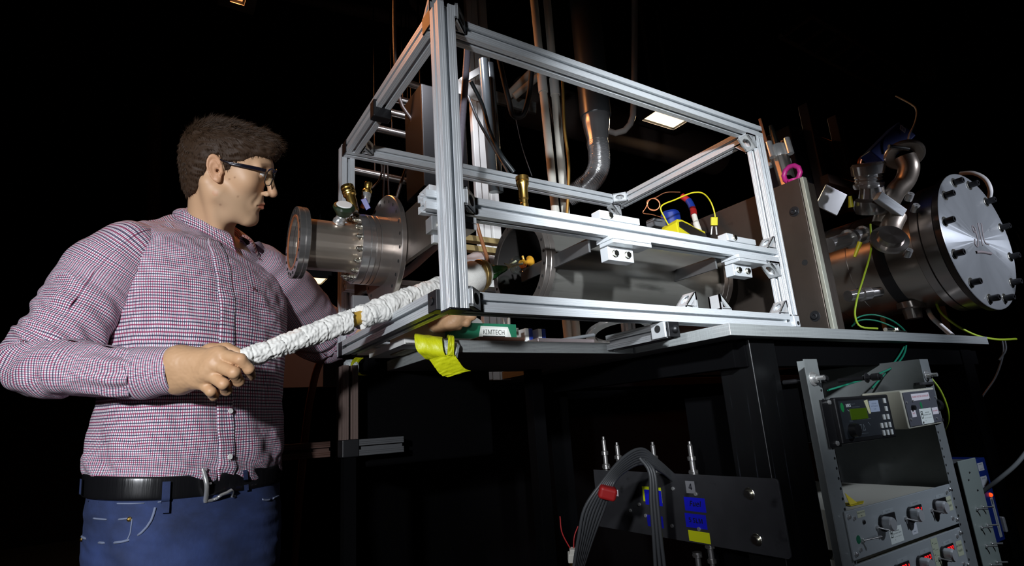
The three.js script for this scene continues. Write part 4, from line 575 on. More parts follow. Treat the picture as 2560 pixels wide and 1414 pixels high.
{
  const a = at(1086, 872, 1.27), b = at(1150, 880, 1.30);
  pad('corner_padding', 'bubble wrap padding held by broad yellow tape on the front bench corner', at(1060, 868, 1.275), at(1140, 880, 1.285).sub(at(1060, 868, 1.275)).normalize(), 0.078, [
    [[at(1078, 846, 1.33), at(1072, 838, 1.27), at(1071, 850, 1.246), at(1076, 878, 1.24), at(1092, 896, 1.255), at(1118, 912, 1.29)], 0.062, at(1116, 850, 1.25).sub(at(1036, 838, 1.24)).normalize()],
    [[at(1104, 890, 1.245), at(1116, 908, 1.25), at(1132, 928, 1.26), at(1148, 934, 1.27)], 0.058, at(1180, 916, 1.28).sub(at(1112, 934, 1.25)).normalize()],
    [[at(1124, 845, 1.30), at(1127, 838, 1.27), at(1128, 856, 1.25), at(1126, 888, 1.25)], 0.016, at(1140, 850, 1.26).sub(at(1118, 846, 1.25)).normalize()]]);
  pad('corner_padding', 'smaller padding with yellow tape on the far left bench corner', at(893, 920, 1.55), nX, 0.035, [
    [[at(906, 898, 1.57), at(898, 894, 1.54), at(888, 905, 1.53), at(886, 925, 1.53), at(902, 937, 1.55), at(950, 934, 1.60)], 0.034, at(910, 918, 1.57).sub(at(880, 916, 1.52)).normalize()]]);
}
// thermometer and its leads lying on the chamber tube
{
  const t = thing('thermometer', 'yellow and black hand-held digital thermometer lying behind the middle beam', 'meter');
  const a = at(1800, 598, 1.98).sub(at(1680, 570, 1.82)).normalize(), b0 = cU.clone().addScaledVector(cF, 0.5); b0.addScaledVector(a, -b0.dot(a)).normalize(); const n = a.clone().cross(b0);
  const body = shapeOf([[0, -0.02], [0.004, 0.012], [0.014, 0.024], [0.035, 0.026], [0.07, 0.02], [0.1, 0.008], [0.15, 0.002], [0.15, -0.03], [0.0, -0.03]]);
  mesh('yellow_case', basis(extr(body, 0.06, 0.003), a, b0, n, at(1673, 575, 1.83).addScaledVector(n, -0.03)), M.yellow, t);
  mesh('black_front', basis(extr(shapeOf([[0.012, -0.002], [0.016, 0.014], [0.03, 0.019], [0.07, 0.012], [0.15, -0.008], [0.15, -0.034], [0.06, -0.02]]), 0.066, 0.002), a, b0, n, at(1673, 575, 1.83).addScaledVector(n, -0.033)), M.black, t);
  mesh('plug', [basis(box(0.022, 0.028, 0.012, 0, 0, 0, 0.002), cR, cU.clone(), cF.clone().negate(), at(1785, 553, 1.9))], M.yellow, t);
  mesh('pin', [rod(at(1780, 566, 1.9), at(1778, 586, 1.9), 0.003), rod(at(1790, 566, 1.9), at(1792, 586, 1.9), 0.003)], M.chrome, t);
  mesh('yellow_lead', wirePx([[1671, 562, 1.84], [1662, 545, 1.83], [1652, 518, 1.83], [1690, 498, 1.85], [1735, 481, 1.87], [1757, 483, 1.88], [1776, 503, 1.9], [1786, 530, 1.9], [1788, 542, 1.9]], 0.0025, 80), M.yellow, t);
}
solo('thermocouple_wire', 'thin brown wire with one coiled loop beside the yellow thermometer', 'wire', [wirePx([[1700, 480, 2.0], [1665, 481, 1.95], [1640, 493, 1.9], [1618, 503, 1.88], [1622, 520, 1.88], [1640, 524, 1.88], [1650, 512, 1.88], [1640, 498, 1.88], [1625, 498, 1.88], [1614, 520, 1.88], [1607, 531, 1.88], [1630, 536, 1.9], [1660, 545, 1.95]], 0.0016, 120), new THREE.TorusGeometry(0.0205, 0.0018, 6, 40).applyQuaternion(camera.quaternion).translate(...at(1634, 511, 1.88).toArray())], M.copper);
solo('banded_hose', 'red and blue banded hose with a pale fitting behind the thermometer', 'hose', [wirePx([[1705, 490, 2.1], [1722, 503, 2.08], [1732, 522, 2.05], [1735, 540, 2.0]], 0.0115, 20, 14)], M.red);
solo('blue_tape_band', 'blue tape band round the red hose behind the thermometer', 'tape', wirePx([[1721, 501, 2.08], [1727, 511, 2.065], [1731, 521, 2.05]], 0.0121, 10, 14), M.blue);
solo('hose_fitting', 'pale fitting at the lower end of the banded hose', 'fitting', [rod(at(1735, 538, 2.0), at(1740, 555, 1.98), 0.0095, 16), rod(at(1740, 558, 1.98), at(1748, 580, 1.96), 0.011, 16)], M.offWhite);
solo('blue_jar', 'dark blue jar behind the left of the thermometer', 'jar', lathe([[0, 0], [0.036, 0], [0.036, 0.05], [0.03, 0.06], [0, 0.06]], Y, at(1680, 568, 2.1), 28), M.blue);
solo('cable_spool', 'dark electronics box behind the clamp plate', 'box', basis(box(0.06, 0.03, 0.04, 0, 0, 0, 0.004), X, Y, Z, at(1640, 560, 2.0)), M.greyDark);

// ---------------------------------------------------------------- services behind the frame
{ const t = thing('rear_bench', 'black rear bench in the dark behind the frame', 'bench'); mesh('bench_top', box(4.2, 0.04, 0.9, 1.9, 1.31, -1.75, 0.003), M.blackMatt, t); mesh('bench_body', box(4.1, 1.29, 0.8, 1.9, 0.645, -1.75, 0.003), M.blackMatt, t); }
const PX = (a, b, r, m, name, label, cat, seg = 24, group) => solo(name, label, cat, rod(at(...a), at(...b), r, seg), m, group);
{
  const t = thing('support_column', 'pale slotted steel column rising behind the near frame post', 'column');
  const base = at(1222, 640, 2.75), top = at(1190, 120, 2.9); const x = (base.x + top.x) / 2, z = (base.z + top.z) / 2;
  for (const [dx, wd, dz] of [[-0.045, 0.03, 0.01], [0.0, 0.04, -0.01], [0.05, 0.045, 0.0]]) mesh('column_strip', box(wd, 2.96, 0.03, x + dx, 2.82, z + dz, 0.004), M.white, t);
  mesh('cross_plate', [basis(box(0.16, 0.08, 0.02, 0, 0, 0, 0.002), X, Y, Z, at(1172, 226, 2.8)), basis(box(0.22, 0.03, 0.02, 0, 0, 0, 0.002), V(0.75, 0.65, 0).normalize(), V(-0.65, 0.75, 0).normalize(), Z, at(1190, 182, 2.7))], M.white, t);
}
solo('glass_pipe', 'dark grey pipe running up in front of the pale column', 'pipe', [rod(at(1208, 150, 2.5), at(1235, 480, 2.4), 0.022, 20), rod(at(1224, 160, 2.6), at(1248, 480, 2.5), 0.02, 20)], std(C(0.12, 0.14, 0.15), 0.2, 0.3));
solo('braided_hose', 'lilac braided clear hose hanging behind the near post', 'hose', wirePx([[1170, 60, 1.75], [1168, 130, 1.72], [1160, 250, 1.7], [1152, 360, 1.68], [1146, 450, 1.66]], 0.0105, 60, 14), std(C(0.3, 0.27, 0.33), 0.4, 0, { bumpMap: rep(noiseTex, 40, 4), bumpScale: 0.001 }));
solo('braided_hose', 'pinkish braided hose running below the steel spool plate inside the frame', 'hose', wirePx([[985, 700, 1.55], [1030, 668, 1.5], [1085, 618, 1.42], [1110, 600, 1.4]], 0.0105, 40, 14), std(C(0.35, 0.28, 0.3), 0.4, 0, { bumpMap: rep(noiseTex, 40, 4), bumpScale: 0.001 }));
for (const [a, b, lb, j] of [[[1346, 110], [1390, 545], 'left one of two cream plastic pipes behind the frame', 215], [[1378, 120], [1415, 545], 'right one of two cream plastic pipes behind the frame', 225]]) {
  const t = thing('plastic_pipe', lb, 'pipe', 'cream plastic pipes'); const A = at(a[0], a[1], 2.45), B = at(b[0], b[1], 2.3), dd = A.clone().sub(B).normalize(), A2 = A.clone().addScaledVector(dd, (4.3 - A.y) / dd.y); mesh('pipe', rod(A2, B.clone().addScaledVector(dd, -(B.y - 1.33) / dd.y), 0.0172, 24), M.pvc, t); mesh('coupling', rod(A.clone().lerp(B, 0.19), A.clone().lerp(B, 0.29), 0.0205, 24), M.white, t);
}
solo('brass_hose', 'thin braided brass hose right of the cream pipes', 'hose', wirePx([[1404, 150, 2.3], [1407, 210, 2.28], [1411, 320, 2.26], [1421, 400, 2.24], [1421, 470, 2.22], [1417, 540, 2.2]], 0.0062, 50, 10), std(C(0.42, 0.24, 0.06), 0.45, 0.8));
solo('braided_cable', 'thin dark cable beside the cream pipes', 'cable', [wirePx([[1368, 230, 2.6], [1380, 290, 2.6], [1395, 360, 2.6]], 0.003), wirePx([[1290, 300, 3.0], [1306, 370, 2.9], [1330, 440, 2.8]], 0.002)], M.greyDark);
{
  const t = thing('exhaust_duct', 'shiny flexible aluminium exhaust duct bending down behind the frame', 'duct');
  const A = at(1478, 180, 2.75), B = at(1489, 292, 2.7), C1 = at(1494, 360, 2.66); const ax = B.clone().sub(A).normalize();
  mesh('upper_pipe', rod(A.clone().addScaledVector(ax, -(4.3 - A.y) / -ax.y), B, 0.074, 40), std(C(0.16, 0.17, 0.18), 0.28, 0.6), t);
  const l = C1.distanceTo(B); mesh('reducer', lathe([[0.0, 0], [0.066, 0], [0.066, 0.02], [0.062, l * 0.4], [0.05, l * 0.85], [0.052, l], [0.05, l + 0.02], [0, l + 0.02]], C1.clone().sub(B).normalize(), B, 40, 0.4), std(C(0.5, 0.5, 0.51), 0.22, 0.7), t);
  const cv = new THREE.CatmullRomCurve3([[1494, 356, 2.66], [1498, 388, 2.64], [1496, 420, 2.62], [1480, 450, 2.6], [1450, 474, 2.6], [1420, 490, 2.62]].map((p) => at(...p))), n = 220, m = 32, f = cv.computeFrenetFrames(n), pos = [], uv = [], ix = [];
  for (let i = 0; i <= n; i++) { const p = cv.getPointAt(i / n); for (let j = 0; j <= m; j++) { const a = j / m * TAU, r = 0.049 + 0.0022 * Math.sin(i * 1.25) + 0.0012 * nz(i * 0.2, Math.cos(a) * 2, Math.sin(a) * 2); const q = p.clone().addScaledVector(f.normals[i], r * Math.cos(a)).addScaledVector(f.binormals[i], r * Math.sin(a)); pos.push(q.x, q.y, q.z); uv.push(i / 10, j / m); } }
  for (let i = 0; i < n; i++) for (let j = 0; j < m; j++) { const k = i * (m + 1) + j; ix.push(k, k + 1, k + m + 1, k + 1, k + m + 2, k + m + 1); }
  const g = new THREE.BufferGeometry(); g.setAttribute('position', new THREE.Float32BufferAttribute(pos, 3)); g.setAttribute('uv', new THREE.Float32BufferAttribute(uv, 2)); g.setIndex(ix); g.computeVertexNormals();
  mesh('flexible_hose', g, std(C(0.55, 0.55, 0.56), 0.2, 0.75, { side: THREE.DoubleSide }), t);
}
solo('clear_hose', 'pale clear hose curving left of the ceiling panel lamp', 'hose', wirePx([[1586, -600, 2.9], [1586, 180, 2.9], [1584, 260, 2.9], [1580, 300, 2.88], [1562, 326, 2.86], [1530, 333, 2.85], [1515, 325, 2.85]], 0.016, 40, 14), std(C(0.3, 0.27, 0.25), 0.3));
solo('round_duct', 'wide dim grey duct running across behind the exhaust hose', 'duct', rod(at(1290, 250, 4.1), at(1790, 390, 5.1), 0.17, 40), std(C(0.16, 0.13, 0.115), 0.6));
solo('strut', 'upper white slanted strut behind the frame top', 'strut', rod(at(1270, 240, 3.0), at(1345, 165, 3.0), 0.022, 16), M.offWhite);
solo('strut', 'lower white slanted strut behind the frame top', 'strut', rod(at(1285, 242, 2.95), at(1365, 175, 2.95), 0.018, 16), M.offWhite);
solo('cable_tray', 'dim metal tray edge between the column and the cream pipes', 'tray', basis(box(0.3, 0.06, 0.04, 0, 0, 0, 0.003), at(1330, 270, 3.1).sub(at(1240, 245, 3.0)).normalize(), cU.clone(), cF.clone().negate(), at(1280, 255, 3.05)), M.galv);
solo('power_cable', 'thick black cable drooping between column and cream pipes', 'cable', wirePx([[1240, 110, 2.3], [1255, 180, 2.3], [1272, 250, 2.3], [1285, 290, 2.3], [1305, 290, 2.3], [1322, 240, 2.3], [1330, 170, 2.3]], 0.011, 60, 12), M.rubber);
solo('power_cable', 'black cable slanting down from the column to the middle beam', 'cable', [wirePx([[1178, 205, 2.2], [1205, 260, 2.2], [1225, 330, 2.15], [1255, 390, 2.1], [1285, 430, 2.1]], 0.008, 50, 10), wirePx([[1170, 240, 2.4], [1195, 300, 2.35], [1235, 370, 2.3], [1275, 440, 2.2]], 0.006, 50, 10)], std(C(0.04, 0.05, 0.055), 0.35));
for (const [a, b, lb] of [[[1020, 208], [1105, 236], 'shiny conduit highest behind the sloping left frame bar'], [[985, 247], [1105, 277], 'second shiny conduit from the top behind the left frame bar'], [[955, 276], [1105, 312], 'third shiny conduit from the top behind the left frame bar'], [[880, 424], [1040, 458], 'shiny conduit lowest, under the rear top beam'], [[930, 318], [1070, 350], 'dim conduit just above the rear top beam']]) {
  const t = thing('conduit', lb, 'pipe', 'steel conduits behind the left bars'), A = at(...a, 2.9), B = at(...b, 3.0); mesh('pipe', rod(A, B, 0.02, 18), M.steelBright, t); for (const f of [0.35, 0.9]) { const p = A.clone().lerp(B, f); mesh('hanger', rod(p, V(p.x, 4.3, p.z), 0.004, 6), M.black, t); }
}
{ const t = thing('hanging_cables', 'dark cables hanging from above behind the brass couplings', 'cables'); for (const g of [wirePx([[1000, -700, 2.6], [1000, 250, 2.6], [1030, 300, 2.6]], 0.009),wirePx([[948, 395, 2.3], [955, 420, 2.3], [948, 450, 2.3], [930, 470, 2.3]], 0.004), wirePx([[962, 400, 2.4], [960, 440, 2.4], [958, 500, 2.4]], 0.004), wirePx([[968, 400, 2.5], [970, 440, 2.5], [972, 500, 2.5]], 0.004), wirePx([[1016, 420, 2.2], [1005, 450, 2.2], [990, 500, 2.2]], 0.006), wirePx([[1030, 300, 2.6], [1035, 350, 2.6], [1032, 390, 2.6]], 0.009)]) mesh('cable', g, std(C(0.06, 0.045, 0.04), 0.4), t); }
solo('black_cabinet', 'black equipment housing behind the near post upper half', 'cabinet', basis(box(0.22, 0.5, 0.2, 0, 0, 0, 0.006), X, Y, Z, at(1090, 370, 2.6)), M.black);
for (const [y, lb] of [[600, 'upper pale wooden slat behind the near post'], [624, 'lower pale wooden slat behind the near post']]) solo('wooden_slat', lb, 'slat', basis(box(0.2, 0.02, 0.03, 0, 0, 0, 0.001), X, Y, Z, at(1195, y, 2.0)), std(C(0.3, 0.22, 0.09), 0.6), 'pale wooden slats');
solo('brown_hose', 'brown hose crossing in front of the pale column beside the open flange', 'hose', wirePx([[1188, 540, 1.9], [1198, 580, 1.9], [1212, 625, 1.88], [1224, 665, 1.86], [1226, 690, 1.86]], 0.0065, 30, 10), std(C(0.25, 0.1, 0.04), 0.4));
{ const g = new THREE.SphereGeometry(0.075, 40, 28); const p = g.attributes.position; for (let i = 0; i < p.count; i++) { const k = 1 + 0.35 * nz(p.getX(i) * 22, p.getY(i) * 22, p.getZ(i) * 22); p.setXYZ(i, p.getX(i) * k * 1.2, p.getY(i) * k * 0.6, p.getZ(i) * k); } g.computeVertexNormals(); g.translate(...at(1192, 668, 1.95).toArray()); solo('plastic_bag', 'crumpled grey plastic bag behind the near post', 'bag', g, std(C(0.42, 0.36, 0.35), 0.35)); }
// ceiling lamps: glowing panel, frame, and a light just below it
function panel(label, x0, x1, z0, z1, col, glow, power) {
  const t = thing('ceiling_lamp', label, 'ceiling lamp'), y = 3.3, cx = (x0 + x1) / 2, cz = (z0 + z1) / 2, wx = x1 - x0, wz = z1 - z0;
  mesh('hanger', [box(0.02, 0.96, 0.02, cx - wx * 0.3, y + 0.55, cz), box(0.02, 0.96, 0.02, cx + wx * 0.3, y + 0.55, cz)], M.greyDark, t);
  mesh('housing', [box(wx + 0.12, 0.1, wz + 0.12, cx, y + 0.06, cz, 0.01), box(0.05, 0.035, wz + 0.12, x0 - 0.035, y, cz), box(0.05, 0.035, wz + 0.12, x1 + 0.035, y, cz), box(wx + 0.12, 0.035, 0.05, cx, y, z0 - 0.035), box(wx + 0.12, 0.035, 0.05, cx, y, z1 + 0.035)], M.greyDark, t);
  mesh('diffuser', box(wx, 0.008, wz, cx, y, cz), std(C(0.8, 0.8, 0.8), 0.6, 0, { emissive: col, emissiveIntensity: glow }), t);
  const l = new THREE.RectAreaLight(col, power, wx, wz); l.position.set(cx, y - 0.012, cz); l.lookAt(cx, 0, cz); l.name = 'lamp_light'; t.add(l);
}
panel('square warm ceiling lamp seen through the upper right of the frame', 2.53, 2.85, -1.73, -1.61, C(1, 0.72, 0.45), 2.2, 30);
panel('distant warm ceiling lamp seen below the small flange', 1.2, 1.5, -7.25, -6.9, C(1, 0.68, 0.36), 2.4, 12);
panel('orange ceiling lamp above the man cut by the top edge', -0.25, -0.205, -1.79, -1.25, C(1, 0.34, 0.1), 1.2, 190);
// cable ladder and foil pipe in the upper right
{
  const t = thing('cable_ladder', 'dim cable ladder running along the ceiling at the upper right', 'cable tray');
  const a = at(1952, 92, 4.2), b = at(2230, 235, 5.6), u = at(2030, 40, 4.3).sub(a);
  mesh('side_rail', [rod(a, b, 0.018, 10), rod(a.clone().add(u), b.clone().add(u), 0.018, 10)], M.galv, t);
  for (let k = 0; k < 9; k++) { const p = a.clone().lerp(b, k / 8.5); mesh('rung', rod(p, p.clone().add(u), 0.022, 10), M.galv, t); }
}
solo('foil_pipe', 'crumpled foil-wrapped pipe in the upper right corner', 'pipe', (() => { const g = new THREE.CylinderGeometry(0.09, 0.09, 0.9, 40, 50); const p = g.attributes.position; for (let i = 0; i < p.count; i++) { const k = 1 + 0.16 * nz(p.getX(i) * 30, p.getY(i) * 24, p.getZ(i) * 30); p.setX(i, p.getX(i) * k); p.setZ(i, p.getZ(i) * k); } g.computeVertexNormals(); return orient(g, at(2500, 70, 4).sub(at(2400, 130, 4)), at(2450, 100, 4)); })(), std(C(0.5, 0.45, 0.4), 0.22, 1));
solo('ceiling_beam', 'dark steel beam crossing the ceiling above the near post', 'beam', [rod(at(620, -40, 3.6), at(1075, 60, 3.4), 0.05, 4), rod(at(980, -60, 3.3), at(1090, 70, 3.3), 0.03, 4)], std(C(0.1, 0.1, 0.105), 0.6));
solo('wall_conduit', 'dark upright conduit on the far left background', 'pipe', rod(at(392, -60, 5.5), at(380, 700, 5.2), 0.06, 16), std(C(0.14, 0.06, 0.03), 0.6));
// right background
{
  const t = thing('background_shelf', 'orange-lit shelf unit with boards behind the end chamber', 'shelf');
  const o = at(2440, 790, 3.6); mesh('back_board', box(1.5, 0.5, 0.03, o.x + 0.2, o.y + 0.02, o.z - 0.3, 0.004), std(C(0.3, 0.16, 0.08), 0.6), t);
  for (const dy of [0.3, -0.16]) mesh('shelf_board', box(1.6, 0.03, 0.35, o.x + 0.2, o.y + dy, o.z - 0.12, 0.004), std(C(0.12, 0.08, 0.06), 0.6), t);
  for (const dx of [-0.4, 0.95]) mesh('upright', box(0.04, 1.4, 0.04, o.x + dx, o.y - 0.2, o.z - 0.02, 0.004), M.greyDark, t);
}
{ const t = thing('cable_tangle', 'tangle of black cables in front of the orange-lit shelf behind the cover plate', 'cables'); seed = 31; for (let k = 0; k < 7; k++) mesh('cable', wirePx([[2470 + k * 6, 560 + k * 10, 3.4], [2500 + rr(-20, 20), 610 + rr(-30, 30), 3.4], [2530 + rr(-20, 20), 570 + rr(-10, 90), 3.4], [2580, 600 + k * 22, 3.4]], 0.006, 40, 6), M.rubber, t); }
solo('copper_clamp', 'orange-lit ring clamp above the chamber pipework', 'clamp', [new THREE.TorusGeometry(0.032, 0.009, 10, 28, 5.2).applyQuaternion(camera.quaternion).translate(...at(2166, 408, 2.5).toArray()), rod(at(2172, 408, 2.5), at(2185, 404, 2.5), 0.008)], M.copper);
{
  const t = thing('background_instrument', 'tall dim instrument frame between the feedthrough and blue motor', 'instrument'); const o = at(2060, 420, 3.0);
  mesh('panel', basis(box(0.5, 0.4, 0.2, 0, 0, -0.1, 0.01), X, Y, Z, o), std(C(0.02, 0.02, 0.03), 0.5), t);
  for (const dx of [-0.12, 0.16]) mesh('post', basis(box(0.05, 0.55, 0.05, dx, 0.05, 0.03, 0.004), X, Y, Z, o), std(C(0.12, 0.08, 0.07), 0.5), t);
  mesh('bar', basis(box(0.34, 0.05, 0.05, 0.02, -0.12, 0.06, 0.004), X, Y, Z, o), std(C(0.14, 0.08, 0.06), 0.5), t);
}
solo('reflector_plate', 'tilted polished steel plate reflecting orange beside the steel block', 'plate', basis(box(0.10, 0.10, 0.01, 0, 0, 0, 0.002), cR.clone().addScaledVector(cU, -0.5).normalize(), cU.clone().addScaledVector(cR, 0.5).normalize(), cF.clone().negate(), at(2078, 500, 2.4)), M.chrome);
// left background and lower left
{
  const t = thing('side_cart', 'dark cart with slotted silver bars below the left bench corner', 'cart');
  const z = -0.60; const P = (px, py) => { const r = at(px, py, 1).sub(camera.position); return camera.position.clone().addScaledVector(r, (z - camera.position.z) / r.z); };
  const a = P(871, 905), b = P(871, 1110), c = P(985, 1118);
  mesh('post', move(extr(SLOT, a.y - b.y).rotateX(-Math.PI / 2), a.x, b.y - 0.01, z), std(C(0.09, 0.06, 0.05), 0.5), t); mesh('leg', box(0.03, b.y - 0.03, 0.03, b.x, (b.y - 0.03) / 2, z), M.blackMatt, t);
  mesh('rail', move(extr(SLOT, c.x - b.x).rotateY(Math.PI / 2), b.x + 0.02, b.y - 0.01, z), std(C(0.06, 0.062, 0.065), 0.5), t);
  mesh('rail', move(extr(SLOT, 0.5).rotateY(Math.PI / 2), b.x - 0.52, b.y - 0.01, z - 0.12), std(C(0.05, 0.02, 0.012), 0.6), t);
  mesh('housing', box(0.4, 0.3, 0.3, b.x + 0.26, (a.y + b.y) / 2 - 0.02, z - 0.2, 0.01), M.blackMatt, t);
  mesh('joint', box(0.044, 0.044, 0.044, b.x, b.y - 0.01, z, 0.003), M.black, t);
}
solo('drain_hose', 'dark brown hose curving down behind the man', 'hose', wirePx([[828, 870, 1.95], [800, 905, 1.95], [778, 985, 1.95], [762, 1100, 1.95], [748, 1250, 1.95], [735, 1420, 1.95], [728, 1500, 1.95]], 0.0125, 60, 14), std(C(0.13, 0.05, 0.025), 0.6));
solo('white_bottle', 'slim white bottle with blue cap behind the man at the left of the hose', 'bottle', [lathe([[0, 0], [0.011, 0], [0.011, 0.13], [0.006, 0.15], [0.006, 0.17], [0, 0.17]], Y, at(686, 1072, 2.2), 20)], M.white);
{ const p = at(686, 1072, 2.2); solo('stool', 'black stand under the slim white bottle', 'stand', [box(0.3, 0.03, 0.3, p.x, p.y - 0.015, p.z, 0.004), box(0.05, p.y - 0.03, 0.05, p.x, (p.y - 0.03) / 2, p.z)], M.blackMatt); }
solo('back_panel', 'brown panel behind the man under the tube', 'panel', basis(box(0.3, 1.7, 0.03, 0, -0.74, 0, 0.003), X, Y, Z, at(735, 920, 3.0)), std(C(0.06, 0.024, 0.008), 0.7));
// ---------------------------------------------------------------- the man
const man = thing('person', 'man in a red and white checked shirt, jeans and black glasses holding the lagged tube', 'person');
// implicit surfaces -> mesh
function surfaceNets(f, lo, hi, cell) {
  const nx = Math.ceil((hi.x - lo.x) / cell) + 1, ny = Math.ceil((hi.y - lo.y) / cell) + 1, nzz = Math.ceil((hi.z - lo.z) / cell) + 1;
  const val = new Float32Array(nx * ny * nzz), I = (i, j, k) => (k * ny + j) * nx + i;
  for (let k = 0; k < nzz; k++) for (let j = 0; j < ny; j++) for (let i = 0; i < nx; i++) val[I(i, j, k)] = f(lo.x + i * cell, lo.y + j * cell, lo.z + k * cell);
  const vid = new Int32Array(nx * ny * nzz).fill(-1), pos = [], idx = [];
  const cn = [[0, 0, 0], [1, 0, 0], [0, 1, 0], [1, 1, 0], [0, 0, 1], [1, 0, 1], [0, 1, 1], [1, 1, 1]], ed = [[0, 1], [2, 3], [4, 5], [6, 7], [0, 2], [1, 3], [4, 6], [5, 7], [0, 4], [1, 5], [2, 6], [3, 7]];
  for (let k = 0; k < nzz - 1; k++) for (let j = 0; j < ny - 1; j++) for (let i = 0; i < nx - 1; i++) {
    const c = cn.map(([a, b, d]) => val[I(i + a, j + b, k + d)]); let neg = 0; for (const q of c) if (q < 0) neg++; if (!neg || neg === 8) continue;
    let sx = 0, sy = 0, sz = 0, n = 0; for (const [a, b] of ed) if ((c[a] < 0) !== (c[b] < 0)) { const t = c[a] / (c[a] - c[b]); sx += lerp(cn[a][0], cn[b][0], t); sy += lerp(cn[a][1], cn[b][1], t); sz += lerp(cn[a][2], cn[b][2], t); n++; }
    vid[I(i, j, k)] = pos.length / 3; pos.push(lo.x + (i + sx / n) * cell, lo.y + (j + sy / n) * cell, lo.z + (k + sz / n) * cell);
  }
  const quad = (a, b, c, d, flip) => { if (a < 0 || b < 0 || c < 0 || d < 0) return; flip ? idx.push(a, c, b, a, d, c) : idx.push(a, b, c, a, c, d); };
  for (let k = 1; k < nzz - 1; k++) for (let j = 1; j < ny - 1; j++) for (let i = 1; i < nx - 1; i++) {
    const v = val[I(i, j, k)] < 0;
    if (v !== val[I(i + 1, j, k)] < 0) quad(vid[I(i, j - 1, k - 1)], vid[I(i, j, k - 1)], vid[I(i, j, k)], vid[I(i, j - 1, k)], !v);
    if (v !== val[I(i, j + 1, k)] < 0) quad(vid[I(i - 1, j, k - 1)], vid[I(i - 1, j, k)], vid[I(i, j, k)], vid[I(i, j, k - 1)], !v);
    if (v !== val[I(i, j, k + 1)] < 0) quad(vid[I(i - 1, j - 1, k)], vid[I(i, j - 1, k)], vid[I(i, j, k)], vid[I(i - 1, j, k)], !v);
  }
  const e = cell * 0.5, nrm = new Float32Array(pos.length);
  for (let i = 0; i < pos.length; i += 3) { const x = pos[i], y = pos[i + 1], z = pos[i + 2]; const n = V(f(x + e, y, z) - f(x - e, y, z), f(x, y + e, z) - f(x, y - e, z), f(x, y, z + e) - f(x, y, z - e)).normalize(); nrm[i] = n.x; nrm[i + 1] = n.y; nrm[i + 2] = n.z; }
  const g = new THREE.BufferGeometry(); g.setAttribute('position', new THREE.Float32BufferAttribute(pos, 3)); g.setAttribute('normal', new THREE.BufferAttribute(nrm, 3)); g.setIndex(idx); return g;
}
const smin = (a, b, k) => { const h = Math.max(k - Math.abs(a - b), 0) / k; return Math.min(a, b) - h * h * k * 0.25; };
const smax = (a, b, k) => -smin(-a, -b, k);
const sph = (x, y, z, cx, cy, cz, r) => Math.hypot(x - cx, y - cy, z - cz) - r;
const elp = (x, y, z, cx, cy, cz, rx, ry, rz_) => { const a = (x - cx) / rx, b = (y - cy) / ry, c = (z - cz) / rz_, k0 = Math.hypot(a, b, c), k1 = Math.hypot(a / rx, b / ry, c / rz_); return k1 < 1e-9 ? -Math.min(rx, ry, rz_) : k0 * (k0 - 1) / k1; };
function cap(x, y, z, a, b, ra, rb) { const bx = b[0] - a[0], by = b[1] - a[1], bz = b[2] - a[2], px = x - a[0], py = y - a[1], pz = z - a[2]; const h = clamp((px * bx + py * by + pz * bz) / (bx * bx + by * by + bz * bz + 1e-12), 0, 1); return Math.hypot(px - bx * h, py - by * h, pz - bz * h) - lerp(ra, rb, h); }

// head: local frame x = his left, y = up, z = forward
const HD = { d: 1.29, px: 570, py: 426 };
const hO = at(HD.px, HD.py, HD.d), hb = camera.position.clone().sub(hO).normalize(), hr = cU.clone().cross(hb).normalize(), hu0 = hb.clone().cross(hr).normalize();
const yawH = THREE.MathUtils.degToRad(13), pitchH = THREE.MathUtils.degToRad(6), rollIm = THREE.MathUtils.degToRad(-2);
const hf0 = hr.clone().multiplyScalar(Math.cos(yawH)).addScaledVector(hb, Math.sin(yawH));
const huR = hu0.clone().multiplyScalar(Math.cos(rollIm)).addScaledVector(hr, -Math.sin(rollIm)); huR.addScaledVector(hf0, -huR.dot(hf0)).normalize();
const hF = hf0.clone().multiplyScalar(Math.cos(pitchH)).addScaledVector(huR, -Math.sin(pitchH)), hU = huR.clone().multiplyScalar(Math.cos(pitchH)).addScaledVector(hf0, Math.sin(pitchH)), hX = hU.clone().cross(hF);
const headM = new THREE.Matrix4().makeBasis(hX, hU, hF).scale(V(0.95, 0.95, 0.86)).setPosition(hO), headI = headM.clone().invert();
const hp = (x, y, z) => V(x, y, z).applyMatrix4(headM);
const neckEnd = at(522, 640, 1.335).applyMatrix4(headI), neckA = [neckEnd.x, neckEnd.y, neckEnd.z];
const earPts = []; for (let i = 0; i <= 16; i++) { const a = lerp(-0.55, 4.35, i / 16); const rx = 0.0205 + 0.003 * Math.sin(a), ry = 0.0315; earPts.push([0, ry * Math.sin(a) + 0.0, -0.012 - 0.0 + rx * -Math.cos(a) * -1 * (a > 2.6 ? 0.95 : 1)]); }
